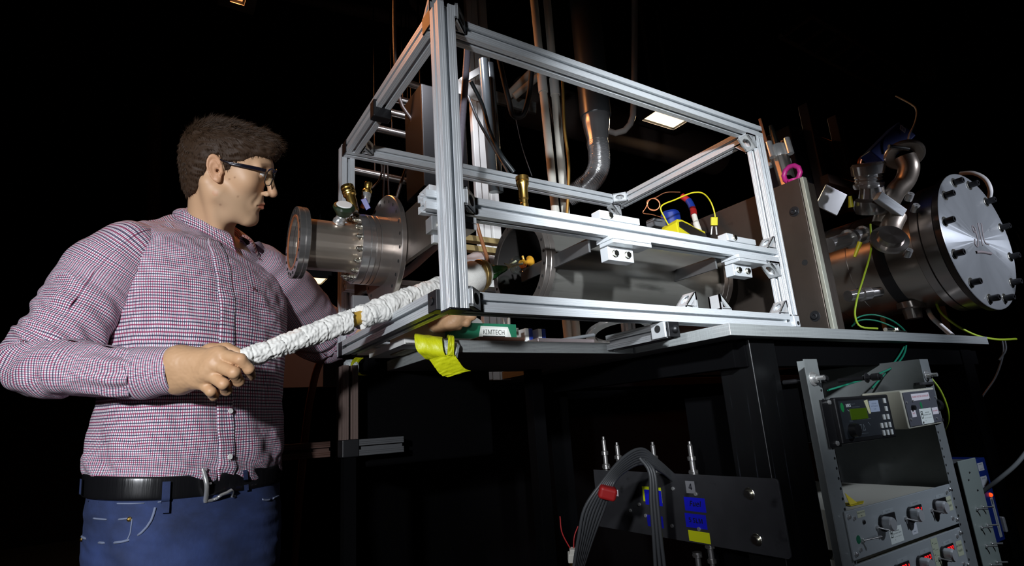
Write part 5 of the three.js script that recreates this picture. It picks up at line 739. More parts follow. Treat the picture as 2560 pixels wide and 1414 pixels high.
function earD(x0, y0, z0) {                 // one ear, x outwards
  const x = (x0 - 0.079) / 0.86 + 0.0835, y = (y0 - 0.002) / 0.86, z = (z0 + 0.010) / 0.78 - 0.012; const zz = z + 0.012, yy = y - 0.0; const tiltz = zz + yy * 0.22; const out = 0.0835 - 0.30 * tiltz;   // flares to the back
  const u = tiltz / 0.0215, v = yy / 0.0335, rr_ = Math.hypot(u * (1 + 0.18 * Math.max(0, -v)), v), dx = x - out;
  const plate = Math.max((rr_ - 1) * 0.0215, Math.abs(dx) - 0.0028);
  const rim = Math.hypot((rr_ - 0.9) * 0.021, dx - 0.002) - 0.0036;
  const inner = Math.hypot((Math.hypot((tiltz + 0.001) / 0.0135, (yy + 0.003) / 0.021) - 0.85) * 0.013, dx - 0.0015) - 0.003;
  let d = smin(plate, tiltz > 0.014 && yy < 0.012 && yy > -0.018 ? 1 : rim, 0.003); d = smin(d, tiltz < 0.012 ? inner : 1, 0.003);
  d = smin(d, sph(x, yy, tiltz, out + 0.0, -0.030, 0.006, 0.0075), 0.006); d = smin(d, sph(x, yy, tiltz, 0.079, -0.006, 0.0175, 0.006), 0.006);
  return 0.8 * smax(d, -sph(x, yy, tiltz, out + 0.004, -0.006, 0.006, 0.0058), 0.004);
}
const EYE = [0.0325, 0.008, 0.0845];
function faceD(x, y, z) {
  const ax = Math.abs(x);
  let d = elp(x, y, z, 0, 0.032, -0.012, 0.074, 0.076, 0.097);
  d = smin(d, elp(x, y, z, 0, 0.032, 0.030, 0.060, 0.054, 0.076), 0.03);
  d = smin(d, elp(x, y, z, 0, -0.035, 0.032, 0.060, 0.078, 0.058), 0.03);
  d = smin(d, sph(ax, y, z, 0.045, -0.014, 0.060, 0.021), 0.03);
  d = smin(d, cap(ax, y, z, [0.056, -0.055, 0.0], [0.022, -0.106, 0.062], 0.020, 0.018), 0.024);
  d = smin(d, elp(x, y, z, 0, -0.108, 0.0725, 0.021, 0.0165, 0.0165), 0.018);
  d = smin(d, elp(x, y, z, 0, -0.066, 0.073, 0.030, 0.026, 0.021), 0.02);
  d = smin(d, cap(ax, y, z, [0.0, -0.09, 0.05], [0.03, -0.10, 0.02], 0.022, 0.022), 0.02);
  d = smin(d, cap(ax, y, z, [0.044, 0.022, 0.082], [0.012, 0.023, 0.0985], 0.0085, 0.0085), 0.016);
  d = smax(d, -sph(ax, y, z, 0.0335, 0.006, 0.1050, 0.0155), 0.012);
  d = smin(d, cap(x, y, z, [0, 0.014, 0.0965], [0, -0.0325, 0.1165], 0.0085, 0.0110), 0.012);
  d = smin(d, elp(x, y, z, 0, -0.0365, 0.1160, 0.0130, 0.0098, 0.0120), 0.006);
  d = smin(d, elp(ax, y, z, 0.0135, -0.0395, 0.1025, 0.0068, 0.0072, 0.010), 0.006);
  d = smax(d, -elp(ax, y, z, 0.0072, -0.0470, 0.1070, 0.0036, 0.0034, 0.006), 0.003);
  // eyelids round the eyeball
  const es = sph(ax, y, z, EYE[0], EYE[1], EYE[2], 0.0138), ly = y - EYE[1];
  d = smin(d, Math.max(es, -(ly - 0.0032 + Math.abs(ax - EYE[0]) * 0.22)), 0.003); d = smin(d, Math.max(es, ly + 0.0048 - Math.abs(ax - EYE[0]) * 0.12), 0.003);
  // lips
  d = smin(d, cap(ax, y, z, [0.0, -0.0655, 0.0965], [0.020, -0.0695, 0.0845], 0.0050, 0.0028), 0.004);
  d = smin(d, cap(ax, y, z, [0.0, -0.0765, 0.0945], [0.018, -0.073, 0.0845], 0.0062, 0.003), 0.004);
  d = smax(d, -cap(ax, y, z, [0.0, -0.0708, 0.1015], [0.0235, -0.0715, 0.0870], 0.0018, 0.0015), 0.003);
  d = smax(d, -cap(x, y, z, [0, -0.050, 0.105], [0, -0.058, 0.1025], 0.0028, 0.003), 0.005);
  d = smax(d, -cap(ax, y, z, [0.021, -0.04, 0.098], [0.034, -0.065, 0.083], 0.0022, 0.0022), 0.012);
  d = smax(d, -cap(ax, y, z, [0, -0.0865, 0.0955], [0.012, -0.0865, 0.0915], 0.004, 0.003), 0.01);
  // neck
  d = smin(d, cap(x, y, z, [0, -0.035, -0.036], neckA, 0.052, 0.057), 0.028);
  d = smin(d, cap(ax, y, z, [0.058, -0.035, -0.03], [0.02, neckA[1], neckA[2] + 0.05], 0.012, 0.012), 0.03);
  d = smin(d, earD(ax, y, z), 0.005);
  return d;
}
// hair: a cap over the skull, cut along the hairline
const hl = [[-0.2, -0.10], [-0.11, -0.085], [-0.075, -0.075], [-0.05, -0.052], [-0.036, -0.022], [-0.03, 0.016], [-0.02, 0.031], [-0.004, 0.030], [0.006, 0.014], [0.012, -0.004], [0.024, -0.002], [0.030, 0.020], [0.042, 0.026], [0.058, 0.032], [0.068, 0.042], [0.082, 0.047], [0.1, 0.046], [0.2, 0.02]];
const hairline = (z) => { for (let i = 1; i < hl.length; i++) if (z < hl[i][0]) { const [a, b] = [hl[i - 1], hl[i]]; return lerp(a[1], b[1], (z - a[0]) / (b[0] - a[0])); } return 0.03; };
function hairD(x, y, z) {
  let d = elp(x, y, z, 0, 0.034, -0.018, 0.0815, 0.082, 0.100);
  d = smin(d, elp(x, y, z, 0, 0.058, 0.040, 0.064, 0.052, 0.066), 0.03);
  d = smin(d, elp(x, y, z, 0.0, 0.072, 0.090, 0.052, 0.030, 0.037), 0.025);
  d = smin(d, elp(x, y, z, 0, -0.02, -0.062, 0.064, 0.072, 0.045), 0.03);
  const flow = nz(x * 60 + 3, y * 60, z * 18), f2 = nz(x * 140, y * 120 + 4, z * 40), top = sstep(0.02, 0.10, y);
  d += -0.0045 * flow * (0.35 + top) - 0.0022 * f2 - top * 0.004 * Math.max(0, nz(x * 38, y * 20, z * 38));
  const front = sstep(0.075, 0.1, z) * sstep(0.040, 0.060, y + 0.35 * (z - 0.1)); // quiff stands free of the brow
  const cut = hairline(z) - y + 0.006 * nz(x * 90, 2, z * 90);
  return smax(d, front > 0.5 ? Math.min(cut, -0.002 + (0.036 - y)) : cut, 0.006);
}
const skinTex = tex(256, 256, (x, y) => { const v = 236 + 18 * (nA(x, y) - 0.5) + 14 * (nB(x * 3 % 256, y * 3 % 256) - 0.5); return [v, v - 3, v - 5]; });
const skinM = phy(C(0.58, 0.355, 0.205), 0.52, 0, { vertexColors: true, bumpMap: rep(noiseTex, 40, 40), bumpScale: 0.00025 });
function colorize(g, fn) { const p = g.attributes.position, c = new Float32Array(p.count * 3); for (let i = 0; i < p.count; i++) { const q = fn(p.getX(i), p.getY(i), p.getZ(i)); c.set(q, i * 3); } g.setAttribute('color', new THREE.BufferAttribute(c, 3)); return g; }
const headG = surfaceNets(faceD, V(-0.11, Math.min(-0.24, neckA[1] - 0.03), Math.min(-0.14, neckA[2] - 0.09)), V(0.11, 0.14, 0.14), 0.0028);
colorize(headG, (x, y, z) => {
  const ax = Math.abs(x); let c = [1, 1, 1]; const mix = (t, q) => { c = c.map((v, i) => lerp(v, v * q[i], t)); };
  const lip = Math.max(0, 1 - Math.hypot((y + 0.071) / 0.0095, Math.max(0, ax - 0.012) / 0.011)) * sstep(0.08, 0.086, z); mix(Math.min(1, lip * 2.2), [0.95, 0.52, 0.5]);
  const beard = sstep(-0.03, -0.06, y) * sstep(-0.02, 0.01, z) * sstep(-0.135, -0.115, y); mix(beard * 0.55, [0.8, 0.88, 0.95]);
  mix(Math.max(0, 1 - Math.hypot(ax - 0.042, y + 0.015, z - 0.075) / 0.03) * 0.6, [1, 0.82, 0.78]); mix(Math.max(0, 1 - Math.hypot(ax, y + 0.033, z - 0.118) / 0.02) * 0.8, [1, 0.8, 0.76]);
  mix(ax > 0.076 ? 0.5 : 0, [1.02, 0.78, 0.72]);
  const brow = sstep(0.007, 0.003, Math.abs(y - 0.0285 + 0.25 * Math.max(0, ax - 0.036))) * sstep(0.006, 0.012, ax) * sstep(0.052, 0.046, ax) * sstep(0.07, 0.075, z); mix(brow * 0.75, [0.35, 0.3, 0.28]);
  for (const [my, mz] of [[-0.012, 0.035], [-0.018, 0.022], [-0.08, 0.008], [-0.055, 0.045]]) if (x < -0.03) mix(Math.max(0, 1 - Math.hypot(y - my, z - mz) / 0.0032), [0.45, 0.35, 0.3]);
  return c;
});
headG.applyMatrix4(headM);
// hands: joints placed in space
const J = (px, py, d, r) => { const p = at(px, py, d); return { p: [p.x, p.y, p.z], r }; };
function handSDF(chains, palms, k = 0.006) {
  return (x, y, z) => { let d = 1; for (const [a, b] of palms) d = smin(d, cap(x, y, z, a.p, b.p, a.r, b.r), 0.016);
    let fd = 1; for (const ch of chains) { let q = 1; for (let i = 1; i < ch.length; i++) q = smin(q, cap(x, y, z, ch[i - 1].p, ch[i].p, ch[i - 1].r, ch[i].r), 0.004); fd = smin(fd, q, 0.0022); }
    return smin(d, fd, k * 1.6); };
}
function handMesh(chains, palms) {
  const lo = V(1e9, 1e9, 1e9), hi = V(-1e9, -1e9, -1e9); for (const j of [...chains.flat(), ...palms.flat()]) { lo.min(V(...j.p).subScalar(j.r + 0.012)); hi.max(V(...j.p).addScalar(j.r + 0.012)); }
  const f = handSDF(chains, palms, 0.0028); const g = surfaceNets((x, y, z) => f(x, y, z) + 0.0004 * nz(x * 160, y * 160, z * 160), lo, hi, 0.0021); const kn = chains.map((c) => c.slice(0, 3)).flat();
  return colorize(g, (x, y, z) => { let t = 0; for (const j of kn) t = Math.max(t, 1 - Math.hypot(x - j.p[0], y - j.p[1], z - j.p[2]) / (j.r * 1.7)); return [1.0, 1 - 0.10 * t, 1 - 0.12 * t].map((v, i) => v * [0.92, 0.9, 0.84][i]); });
}
const wr = J(432, 924, 1.005, 0.030), wr2 = J(452, 905, 1.0, 0.024), wr3 = J(452, 945, 1.005, 0.024);
const rIdx = [J(548, 886, 0.985, 0.0122), J(601, 898, 0.966, 0.0100), J(622, 922, 0.976, 0.0090), J(628, 940, 0.997, 0.0080)];
const rMid = [J(537, 909, 0.976, 0.0122), J(585, 931, 0.956, 0.0099), J(597, 953, 0.976, 0.0089), J(588, 957, 1.0, 0.0080)];
const rRing = [J(520, 932, 0.977, 0.0116), J(558, 959, 0.959, 0.0094), J(567, 976, 0.979, 0.0085), J(556, 976, 1.002, 0.0077)];
const rPin = [J(499, 952, 0.983, 0.0106), J(527, 978, 0.970, 0.0083), J(535, 990, 0.986, 0.0075), J(529, 988, 1.004, 0.0068)];
const rTh = [J(480, 900, 1.005, 0.017), J(528, 876, 1.022, 0.0135), J(566, 871, 1.03, 0.0108), J(596, 882, 1.028, 0.009)];
const rightHand = handMesh([rIdx, rMid, rRing, rPin, rTh], [[wr, wr2], [wr, wr3], [wr2, rIdx[0]], [wr2, rMid[0]], [wr3, rRing[0]], [wr3, rPin[0]], [J(470, 922, 1.0, 0.027), J(525, 912, 0.99, 0.016)], [wr2, rTh[0]], [rIdx[0], rMid[0]], [rMid[0], rRing[0]], [rRing[0], rPin[0]]]);
const lw = J(1036, 810, 1.53, 0.029), lw2 = J(1070, 806, 1.50, 0.026);
const lIdx = [J(1150, 778, 1.455, 0.0125), J(1186, 752, 1.465, 0.0108), J(1202, 726, 1.45, 0.0098), J(1199, 710, 1.42, 0.0088)];
const lMid = [J(1146, 795, 1.445, 0.0128), J(1180, 790, 1.45, 0.0110), J(1192, 762, 1.47, 0.0098), J(1182, 735, 1.475, 0.0088)];
const lRing = [J(1136, 805, 1.44, 0.0122), J(1166, 806, 1.445, 0.0104), J(1176, 780, 1.47, 0.0094), J(1168, 752, 1.48, 0.0084)];
const lPin = [J(1122, 812, 1.44, 0.0112), J(1146, 816, 1.445, 0.009), J(1156, 796, 1.47, 0.0082), J(1150, 770, 1.48, 0.0074)];
const lTh = [J(1092, 792, 1.46, 0.017), J(1120, 770, 1.42, 0.0135), J(1146, 748, 1.39, 0.011), J(1166, 728, 1.38, 0.009)];
const leftHand = handMesh([lIdx, lMid, lRing, lPin, lTh], [[lw, lw2], [lw2, lIdx[0]], [lw2, lMid[0]], [lw2, lRing[0]], [lw2, lPin[0]], [lw2, lTh[0]], [J(1090, 806, 1.48, 0.026), J(1130, 796, 1.455, 0.018)], [lIdx[0], lMid[0]], [lMid[0], lRing[0]], [lRing[0], lPin[0]]]);

// ---- clothes as lofts
const yawT = THREE.MathUtils.degToRad(42);
function fitRing(Yh, pl, pr, d, b, yaw = yawT, dip = 0) {
  const c = at((pl + pr) / 2, 800, d); c.y = Yh; const t = camera.position.clone().sub(c); t.y = 0; t.normalize(); const r = V(0, 1, 0).cross(t).normalize();
  const dR = r.clone().multiplyScalar(Math.cos(yaw)).addScaledVector(t, -Math.sin(yaw)), dF = r.clone().multiplyScalar(Math.sin(yaw)).addScaledVector(t, Math.cos(yaw)); let a = 0.2;
  // the outline seen from the front of the man sets width and middle
  for (let it = 0; it < 14; it++) { let lo = 1e9, hi = -1e9, dd = 1; for (let i = 0; i < 60; i++) { const p = ringPt({ c, dR, dF, a, b, dip }, i / 60); const q = toPx(p); if (q[0] < lo) lo = q[0]; if (q[0] > hi) hi = q[0]; dd = q[2]; } a = clamp(a * (1 + 0.9 * ((pr - pl) / (hi - lo) - 1)), 0.03, 0.4); c.addScaledVector(r, ((pl + pr) / 2 - (lo + hi) / 2) / FPX * d * 0.9); }
  return { c, dR, dF, a, b, dip };
}
const spow = (v, e) => Math.sign(v) * Math.pow(Math.abs(v), e);
function ringPt(R, u) { const f = u * TAU, e = R.e ?? 0.86; return R.c.clone().addScaledVector(R.dR, R.a * spow(Math.cos(f), e)).addScaledVector(R.dF, R.b * spow(Math.sin(f), e)).add(V(0, -(R.dip || 0) * Math.sin(f) - (R.notch || 0) * Math.exp(-(((u - 0.25) / 0.035) ** 2)), 0)); }
function loftSurf(rings) {                 // smooth interpolation of rings; u around, v 0..1
  const n = rings.length - 1, cat = (p0, p1, p2, p3, t) => 0.5 * (2 * p1 + (p2 - p0) * t + (2 * p0 - 5 * p1 + 4 * p2 - p3) * t * t + (3 * p1 - p0 - 3 * p2 + p3) * t * t * t);
  const g = (i) => rings[clamp(i, 0, n)];
  return (u, v) => { const s = v * n, i = Math.min(Math.floor(s), n - 1), t = s - i, q = [g(i - 1), g(i), g(i + 1), g(i + 2)].map((r) => ringPt(r, u)); return V(cat(q[0].x, q[1].x, q[2].x, q[3].x, t), cat(q[0].y, q[1].y, q[2].y, q[3].y, t), cat(q[0].z, q[1].z, q[2].z, q[3].z, t)); };
}
function gridMesh(S, nu, nv, uvS, closeU = true, disp, u0 = 0, u1 = 1) {
  const P = [], pos = [], uv = [], ix = [];
  for (let j = 0; j <= nv; j++) for (let i = 0; i <= nu; i++) P.push(S(lerp(u0, u1, i / nu), j / nv));
  const id = (i, j) => j * (nu + 1) + i, nn = (i) => closeU ? ((i % nu) + nu) % nu : clamp(i, 0, nu);
  for (let j = 0; j <= nv; j++) for (let i = 0; i <= nu; i++) { const p = P[id(i, j)].clone(); if (disp) { const du = P[id(nn(i + 1), j)].clone().sub(P[id(nn(i - 1), j)]), dv = P[id(i, Math.min(nv, j + 1))].clone().sub(P[id(i, Math.max(0, j - 1))]); const n = du.cross(dv).normalize(); p.addScaledVector(n, disp(lerp(u0, u1, i / nu), j / nv, p)); } pos.push(p.x, p.y, p.z); uv.push(lerp(u0, u1, i / nu) * uvS[0], -j / nv * uvS[1]); }
  for (let j = 0; j < nv; j++) for (let i = 0; i < nu; i++) ix.push(id(i, j), id(i + 1, j), id(i, j + 1), id(i + 1, j), id(i + 1, j + 1), id(i, j + 1));
  const g = new THREE.BufferGeometry(); g.setAttribute('position', new THREE.Float32BufferAttribute(pos, 3)); g.setAttribute('uv', new THREE.Float32BufferAttribute(uv, 2)); g.setIndex(ix); g.computeVertexNormals();
  if (closeU) { const N = g.attributes.normal; for (let j = 0; j <= nv; j++) { const a = id(0, j), b = id(nu, j), s = V(N.getX(a) + N.getX(b), N.getY(a) + N.getY(b), N.getZ(a) + N.getZ(b)).normalize(); N.setXYZ(a, s.x, s.y, s.z); N.setXYZ(b, s.x, s.y, s.z); } }
  return g;
}
// checked cloth: a tile is two checks, 9.4 mm
const ginghamTex = tex(64, 64, (x, y) => { const band = (t) => { t = ((t % 32) + 32) % 32; return t < 13 ? 1 : 0; }; const kind = (t) => (t & 63) < 32 ? [0.42, 0.03, 0.14] : [0.045, 0.035, 0.11]; const a = band(x), b = band(y); const wv = 0.93 + 0.07 * ((x + y) & 1); let c = [0.93, 0.93, 0.96]; const ca = kind(x), cb = kind(y);
  if (a && b) c = ca.map((v, i) => (v + cb[i]) * 0.36); else if (a) c = ca.map((v, i) => ((x ^ y) & 1) ? v : lerp(v, 0.75, 0.42)); else if (b) c = cb.map((v, i) => ((x ^ y) & 1) ? v : lerp(v, 0.75, 0.42)); return c.map((v) => 255 * clamp(v * wv, 0, 1) ** (1 / 1.9)); });
const TILE = 0.0094;
ginghamTex.anisotropy = 8;
const shirtM = phy(C(0.86, 0.84, 0.86), 0.85, 0, { map: rep(ginghamTex, 1, 1), side: THREE.DoubleSide, sheen: 0.25, sheenRoughness: 0.6 });
const torsoRings = [[1.654, 468, 604, 1.29, 0.056, 0.052, 0.034], [1.628, 404, 636, 1.29, 0.076, 0.042, 0.022], [1.608, 338, 668, 1.29, 0.096, 0.025], [1.584, 292, 696, 1.29, 0.112, 0.018], [1.545, 274, 712, 1.285, 0.124, 0.01], [1.48, 270, 718, 1.28, 0.132], [1.40, 266, 716, 1.27, 0.134], [1.30, 254, 708, 1.255, 0.13], [1.21, 236, 704, 1.245, 0.13], [1.145, 220, 706, 1.235, 0.131, 0.01], [1.105, 216, 700, 1.23, 0.128, 0.012], [1.07, 222, 692, 1.225, 0.12, 0.012]].map((q) => ({ ...fitRing(q[0], q[1], q[2], q[3], q[4], yawT, q[5] ?? 0.004), notch: q[6] || 0 }));
const torsoS = loftSurf(torsoRings);
const waist = sstep;
const torsoDisp = (u, v, p) => { const blouse = sstep(0.62, 0.86, v) * sstep(1.0, 0.93, v); const k = Math.sin(u * TAU); let d = 0.004 * nz(u * 9, v * 5, 1) + 0.0035 * nz(u * 22 + v * 16, v * 9, 4) + 0.0022 * nz(u * 48, v * 22, 7);
  d += blouse * (0.006 + 0.006 * nz(u * 20 + v * 12, v * 9, 2)) + 0.0022 * sstep(0.5, 0.8, v) * Math.sin(u * 80 + v * 34 + 6 * nz(u * 6, v * 4, 3)); d -= 0.004 * sstep(0.12, 0.4, v) * Math.max(0, nz(u * 14 - v * 10, v * 7, 11)); return d; };
const shirt = mesh('shirt', gridMesh(torsoS, 300, 260, [1.3 / TILE, 0.7 / TILE], true, torsoDisp), shirtM, man);
// a point on a loft as seen at a pixel of the survey
function findUV(S, px, py, u0 = 0, u1 = 1, v0 = 0, v1 = 1) { let best = [1e9, 0, 0]; for (let lv = 0; lv < 5; lv++) { const [, bu, bv] = best, su = (u1 - u0) / Math.pow(6, lv), sv = (v1 - v0) / Math.pow(6, lv), cu = lv ? bu : (u0 + u1) / 2, cv = lv ? bv : (v0 + v1) / 2; for (let i = 0; i <= 24; i++) for (let j = 0; j <= 24; j++) { const u = cu + su * (i / 24 - 0.5), v = clamp(cv + sv * (j / 24 - 0.5), 0, 1); const p = S(u, v), q = toPx(p); const e = Math.hypot(q[0] - px, q[1] - py) + q[2] * 25; if (e < best[0]) best = [e, u, v]; } } return [best[1], best[2]]; }
function frameAt(S, u, v) { const p = S(u, v), du = S(u + 0.004, v).sub(p).normalize(), dv = S(u, Math.min(1, v + 0.01)).sub(S(u, Math.max(0, v - 0.01))).normalize(); const n = dv.clone().cross(du).normalize(); if (n.dot(camera.position.clone().sub(p)) < 0) n.negate(); return { p, du, up: dv.negate(), n }; }
const placket = []; { const A = findUV(torsoS, 548, 640, 0, 0.5), B = findUV(torsoS, 566, 880, 0, 0.5), D = findUV(torsoS, 562, 1150, 0, 0.5); for (let k = 0; k <= 8; k++) { const v = lerp(0.02, 0.985, k / 8), t = (v - A[1]) / (D[1] - A[1]), m = (B[1] - A[1]) / (D[1] - A[1]); const l0 = (t - m) * (t - 1) / (m), l1 = t * (t - 1) / (m * (m - 1)), l2 = t * (t - m) / (1 - m); placket.push([A[0] * l0 + B[0] * l1 + D[0] * l2, v]); } }
{ // button placket: a raised strip with its own cloth
  const c = new THREE.SplineCurve(placket.map(([u, v]) => new THREE.Vector2(u, v)));
  const S = (u, v) => { const q = c.getPoint(v), uu = q.x + (u - 0.5) * 0.030, p = torsoS(uu, q.y), f = frameAt(torsoS, uu, q.y); return p.addScaledVector(f.n, 0.0022 + torsoDisp(uu, q.y, p) + (Math.abs(u - 0.5) > 0.44 ? -0.003 : 0)); };
  mesh('placket', gridMesh(S, 16, 120, [0.034 / TILE, 0.6 / TILE], false), shirtM, shirt);
  for (const [x, y] of [[555, 725], [563, 814], [570, 1028], [563, 1142]]) { const [u, v] = findUV(torsoS, x, y), f = frameAt(torsoS, u, v); const off = 0.0065 + torsoDisp(u, v, f.p); mesh('button', lathe([[0, 0], [0.0048, 0], [0.0055, 0.0012], [0.0048, 0.0022], [0.003, 0.0014], [0, 0.0014]], f.n, f.p.clone().addScaledVector(f.n, off), 20), M.white, shirt); }
  const [u, v] = findUV(torsoS, 624, 722), f = frameAt(torsoS, u, v), o = f.p.clone().addScaledVector(f.n, 0.006 + torsoDisp(u, v, f.p));
  const fx = cR.clone().addScaledVector(f.n, -cR.dot(f.n)).normalize(), fy = cU.clone().addScaledVector(f.n, -cU.dot(f.n)).addScaledVector(fx, 0).normalize();
  mesh('flag_emblem', sheet(0.0115, 0.005, fx, fy, o, 0.0006), print(96, 40, (q, w_, h_) => { q.fillStyle = '#0b1026'; q.fillRect(0, 0, w_, h_); q.fillStyle = '#e6e6ea'; q.fillRect(0, 8, 48, 24); q.fillStyle = '#8a0d1c'; q.fillRect(48, 8, 48, 24); }), shirt);
}
// sleeves along the arms
function sleeve(pts, nu, nv, disp) {
  const P = pts.map(([x, y, d]) => at(x, y, d)), c = new THREE.CatmullRomCurve3(P, false, 'centripetal'), N = 160; const fr = []; let T0 = null, nrm = null; const L = c.getLength();
  for (let i = 0; i <= N; i++) { const p = c.getPointAt(i / N), t = c.getTangentAt(i / N); if (!nrm) nrm = cF.clone().negate().addScaledVector(t, cF.dot(t)).normalize(); else nrm.addScaledVector(t, -nrm.dot(t)).normalize(); fr.push({ p, n: nrm.clone(), b: t.clone().cross(nrm) }); }
  const lens = [0]; for (let i = 1; i < P.length; i++) lens.push(lens[i - 1] + P[i].distanceTo(P[i - 1])); const tot = lens[lens.length - 1];
  const rad = (v) => { const s = v * tot; for (let i = 1; i < lens.length; i++) if (s <= lens[i] || i === lens.length - 1) { const t = clamp((s - lens[i - 1]) / (lens[i] - lens[i - 1]), 0, 1); return lerp(pts[i - 1][3], pts[i][3], t * t * (3 - 2 * t)); } };
  const S = (u, v) => { const i = clamp(v, 0, 1) * N, k = Math.min(Math.floor(i), N - 1), t = i - k, a = fr[k], b = fr[k + 1], r = rad(v), f = u * TAU; return a.p.clone().lerp(b.p, t).addScaledVector(a.n.clone().lerp(b.n, t), r * Math.cos(f) * 0.92).addScaledVector(a.b.clone().lerp(b.b, t), r * Math.sin(f)); };
  return { S, L, g: gridMesh(S, nu, nv, [TAU * 0.085 / TILE, L * 1.3 / TILE], true, disp) };
}
const slv = (k) => (u, v) => { const el = Math.exp(-(((v - 0.58) / 0.17) ** 2)); return 0.0035 * nz(u * 6, v * 9 + k, 2) + (0.003 + 0.005 * el) * nz(u * 9 + v * 10, v * 16 + k, 5) + 0.003 * el * Math.sin(v * 110 + 5 * Math.sin(u * TAU) + 3 * nz(u * 5, v * 6, k)) + 0.0025 * sstep(0.8, 0.95, v) * Math.sin(u * TAU * 9 + k); };
const sR = sleeve([[425, 588, 1.23, 0.032], [372, 604, 1.19, 0.047], [325, 622, 1.15, 0.060], [284, 660, 1.13, 0.071], [242, 712, 1.11, 0.075], [192, 785, 1.07, 0.070], [138, 858, 1.035, 0.066], [104, 900, 1.015, 0.062], [118, 918, 1.0, 0.058], [170, 918, 0.995, 0.056], [230, 922, 0.995, 0.051], [300, 930, 0.995, 0.0465], [352, 933, 1.0, 0.0455]], 150, 300, slv(1));
mesh('sleeve', sR.g, shirtM, shirt);
const cR1 = sleeve([[340, 932, 1.0, 0.0462], [360, 932, 1.0, 0.0468], [420, 925, 1.003, 0.0425], [440, 923, 1.004, 0.0405]], 120, 60, (u, v) => 0.0014 * nz(u * 8, v * 3, 6));
mesh('cuff', cR1.g, shirtM, shirt);
const sL = sleeve([[628, 634, 1.34, 0.036], [664, 664, 1.385, 0.050], [692, 698, 1.43, 0.066], [724, 738, 1.50, 0.077], [755, 783, 1.58, 0.084], [797, 832, 1.68, 0.088], [826, 842, 1.71, 0.080], [900, 822, 1.66, 0.056], [970, 808, 1.60, 0.046], [1040, 808, 1.53, 0.041]], 130, 240, slv(4));
mesh('sleeve', sL.g, shirtM, shirt);
// collar: stand and two turned-down leaves, white undershirt below
{
  const R0 = fitRing(1.655, 444, 612, 1.29, 0.070), R1 = fitRing(1.626, 416, 648, 1.29, 0.100);
  const S = (u, v) => { // from the front opening round the neck; v: 0 inner foot, .45 fold, 1 leaf edge
    const f = 0.305 + u * 0.89, e = Math.min(u, 1 - u), pt = Math.max(0, 1 - e / 0.17), front = Math.sin(f * TAU);
    const top = ringPt({ ...R0, e: 1 }, f), foot = ringPt({ ...R0, e: 1, a: R0.a * 0.97, b: R0.b * 0.97 }, f), k = 1 + 0.16 * pt, out = ringPt({ ...R1, e: 1, a: R1.a * k, b: R1.b * k, dip: 0.046 }, f), drop = 0.060 * sstep(-0.35, 1.1, front);
    top.y += 0.026 - drop; foot.y += -0.018 - drop; out.y += 0.004 - 0.030 * pt * pt;
    if (v < 0.45) return foot.lerp(top, v / 0.45); const t = (v - 0.45) / 0.55, q = top.clone().lerp(out, t), o = q.clone().sub(R0.c); o.y = 0; q.y += 0.008 * Math.sin(t * Math.PI); return q.addScaledVector(o.normalize(), 0.006 * Math.sin(Math.min(1, t * 1.3) * Math.PI)); };
  mesh('collar', gridMesh(S, 160, 60, [0.5 / TILE, 0.085 / TILE], false), shirtM, shirt);
  const U = loftSurf([{ ...fitRing(1.622, 478, 600, 1.285, 0.061, yawT, 0.04), e: 1 }, { ...fitRing(1.58, 470, 616, 1.285, 0.072, yawT, 0.03), e: 1 }, { ...fitRing(1.53, 450, 630, 1.28, 0.085), e: 1 }]);
  mesh('undershirt', gridMesh(U, 60, 30, [1, 1], true), std(C(0.78, 0.7, 0.68), 0.85, 0, { side: THREE.DoubleSide }), man);
  const cs = S(0.03, 0.35), b1 = cs.clone().addScaledVector(camera.position.clone().sub(cs).normalize(), 0.006); mesh('button', lathe([[0, 0], [0.0048, 0], [0.0055, 0.0012], [0.0048, 0.0022], [0, 0.0014]], cF.clone().negate().addScaledVector(cR, 0.4), b1, 20), M.white, shirt);
}
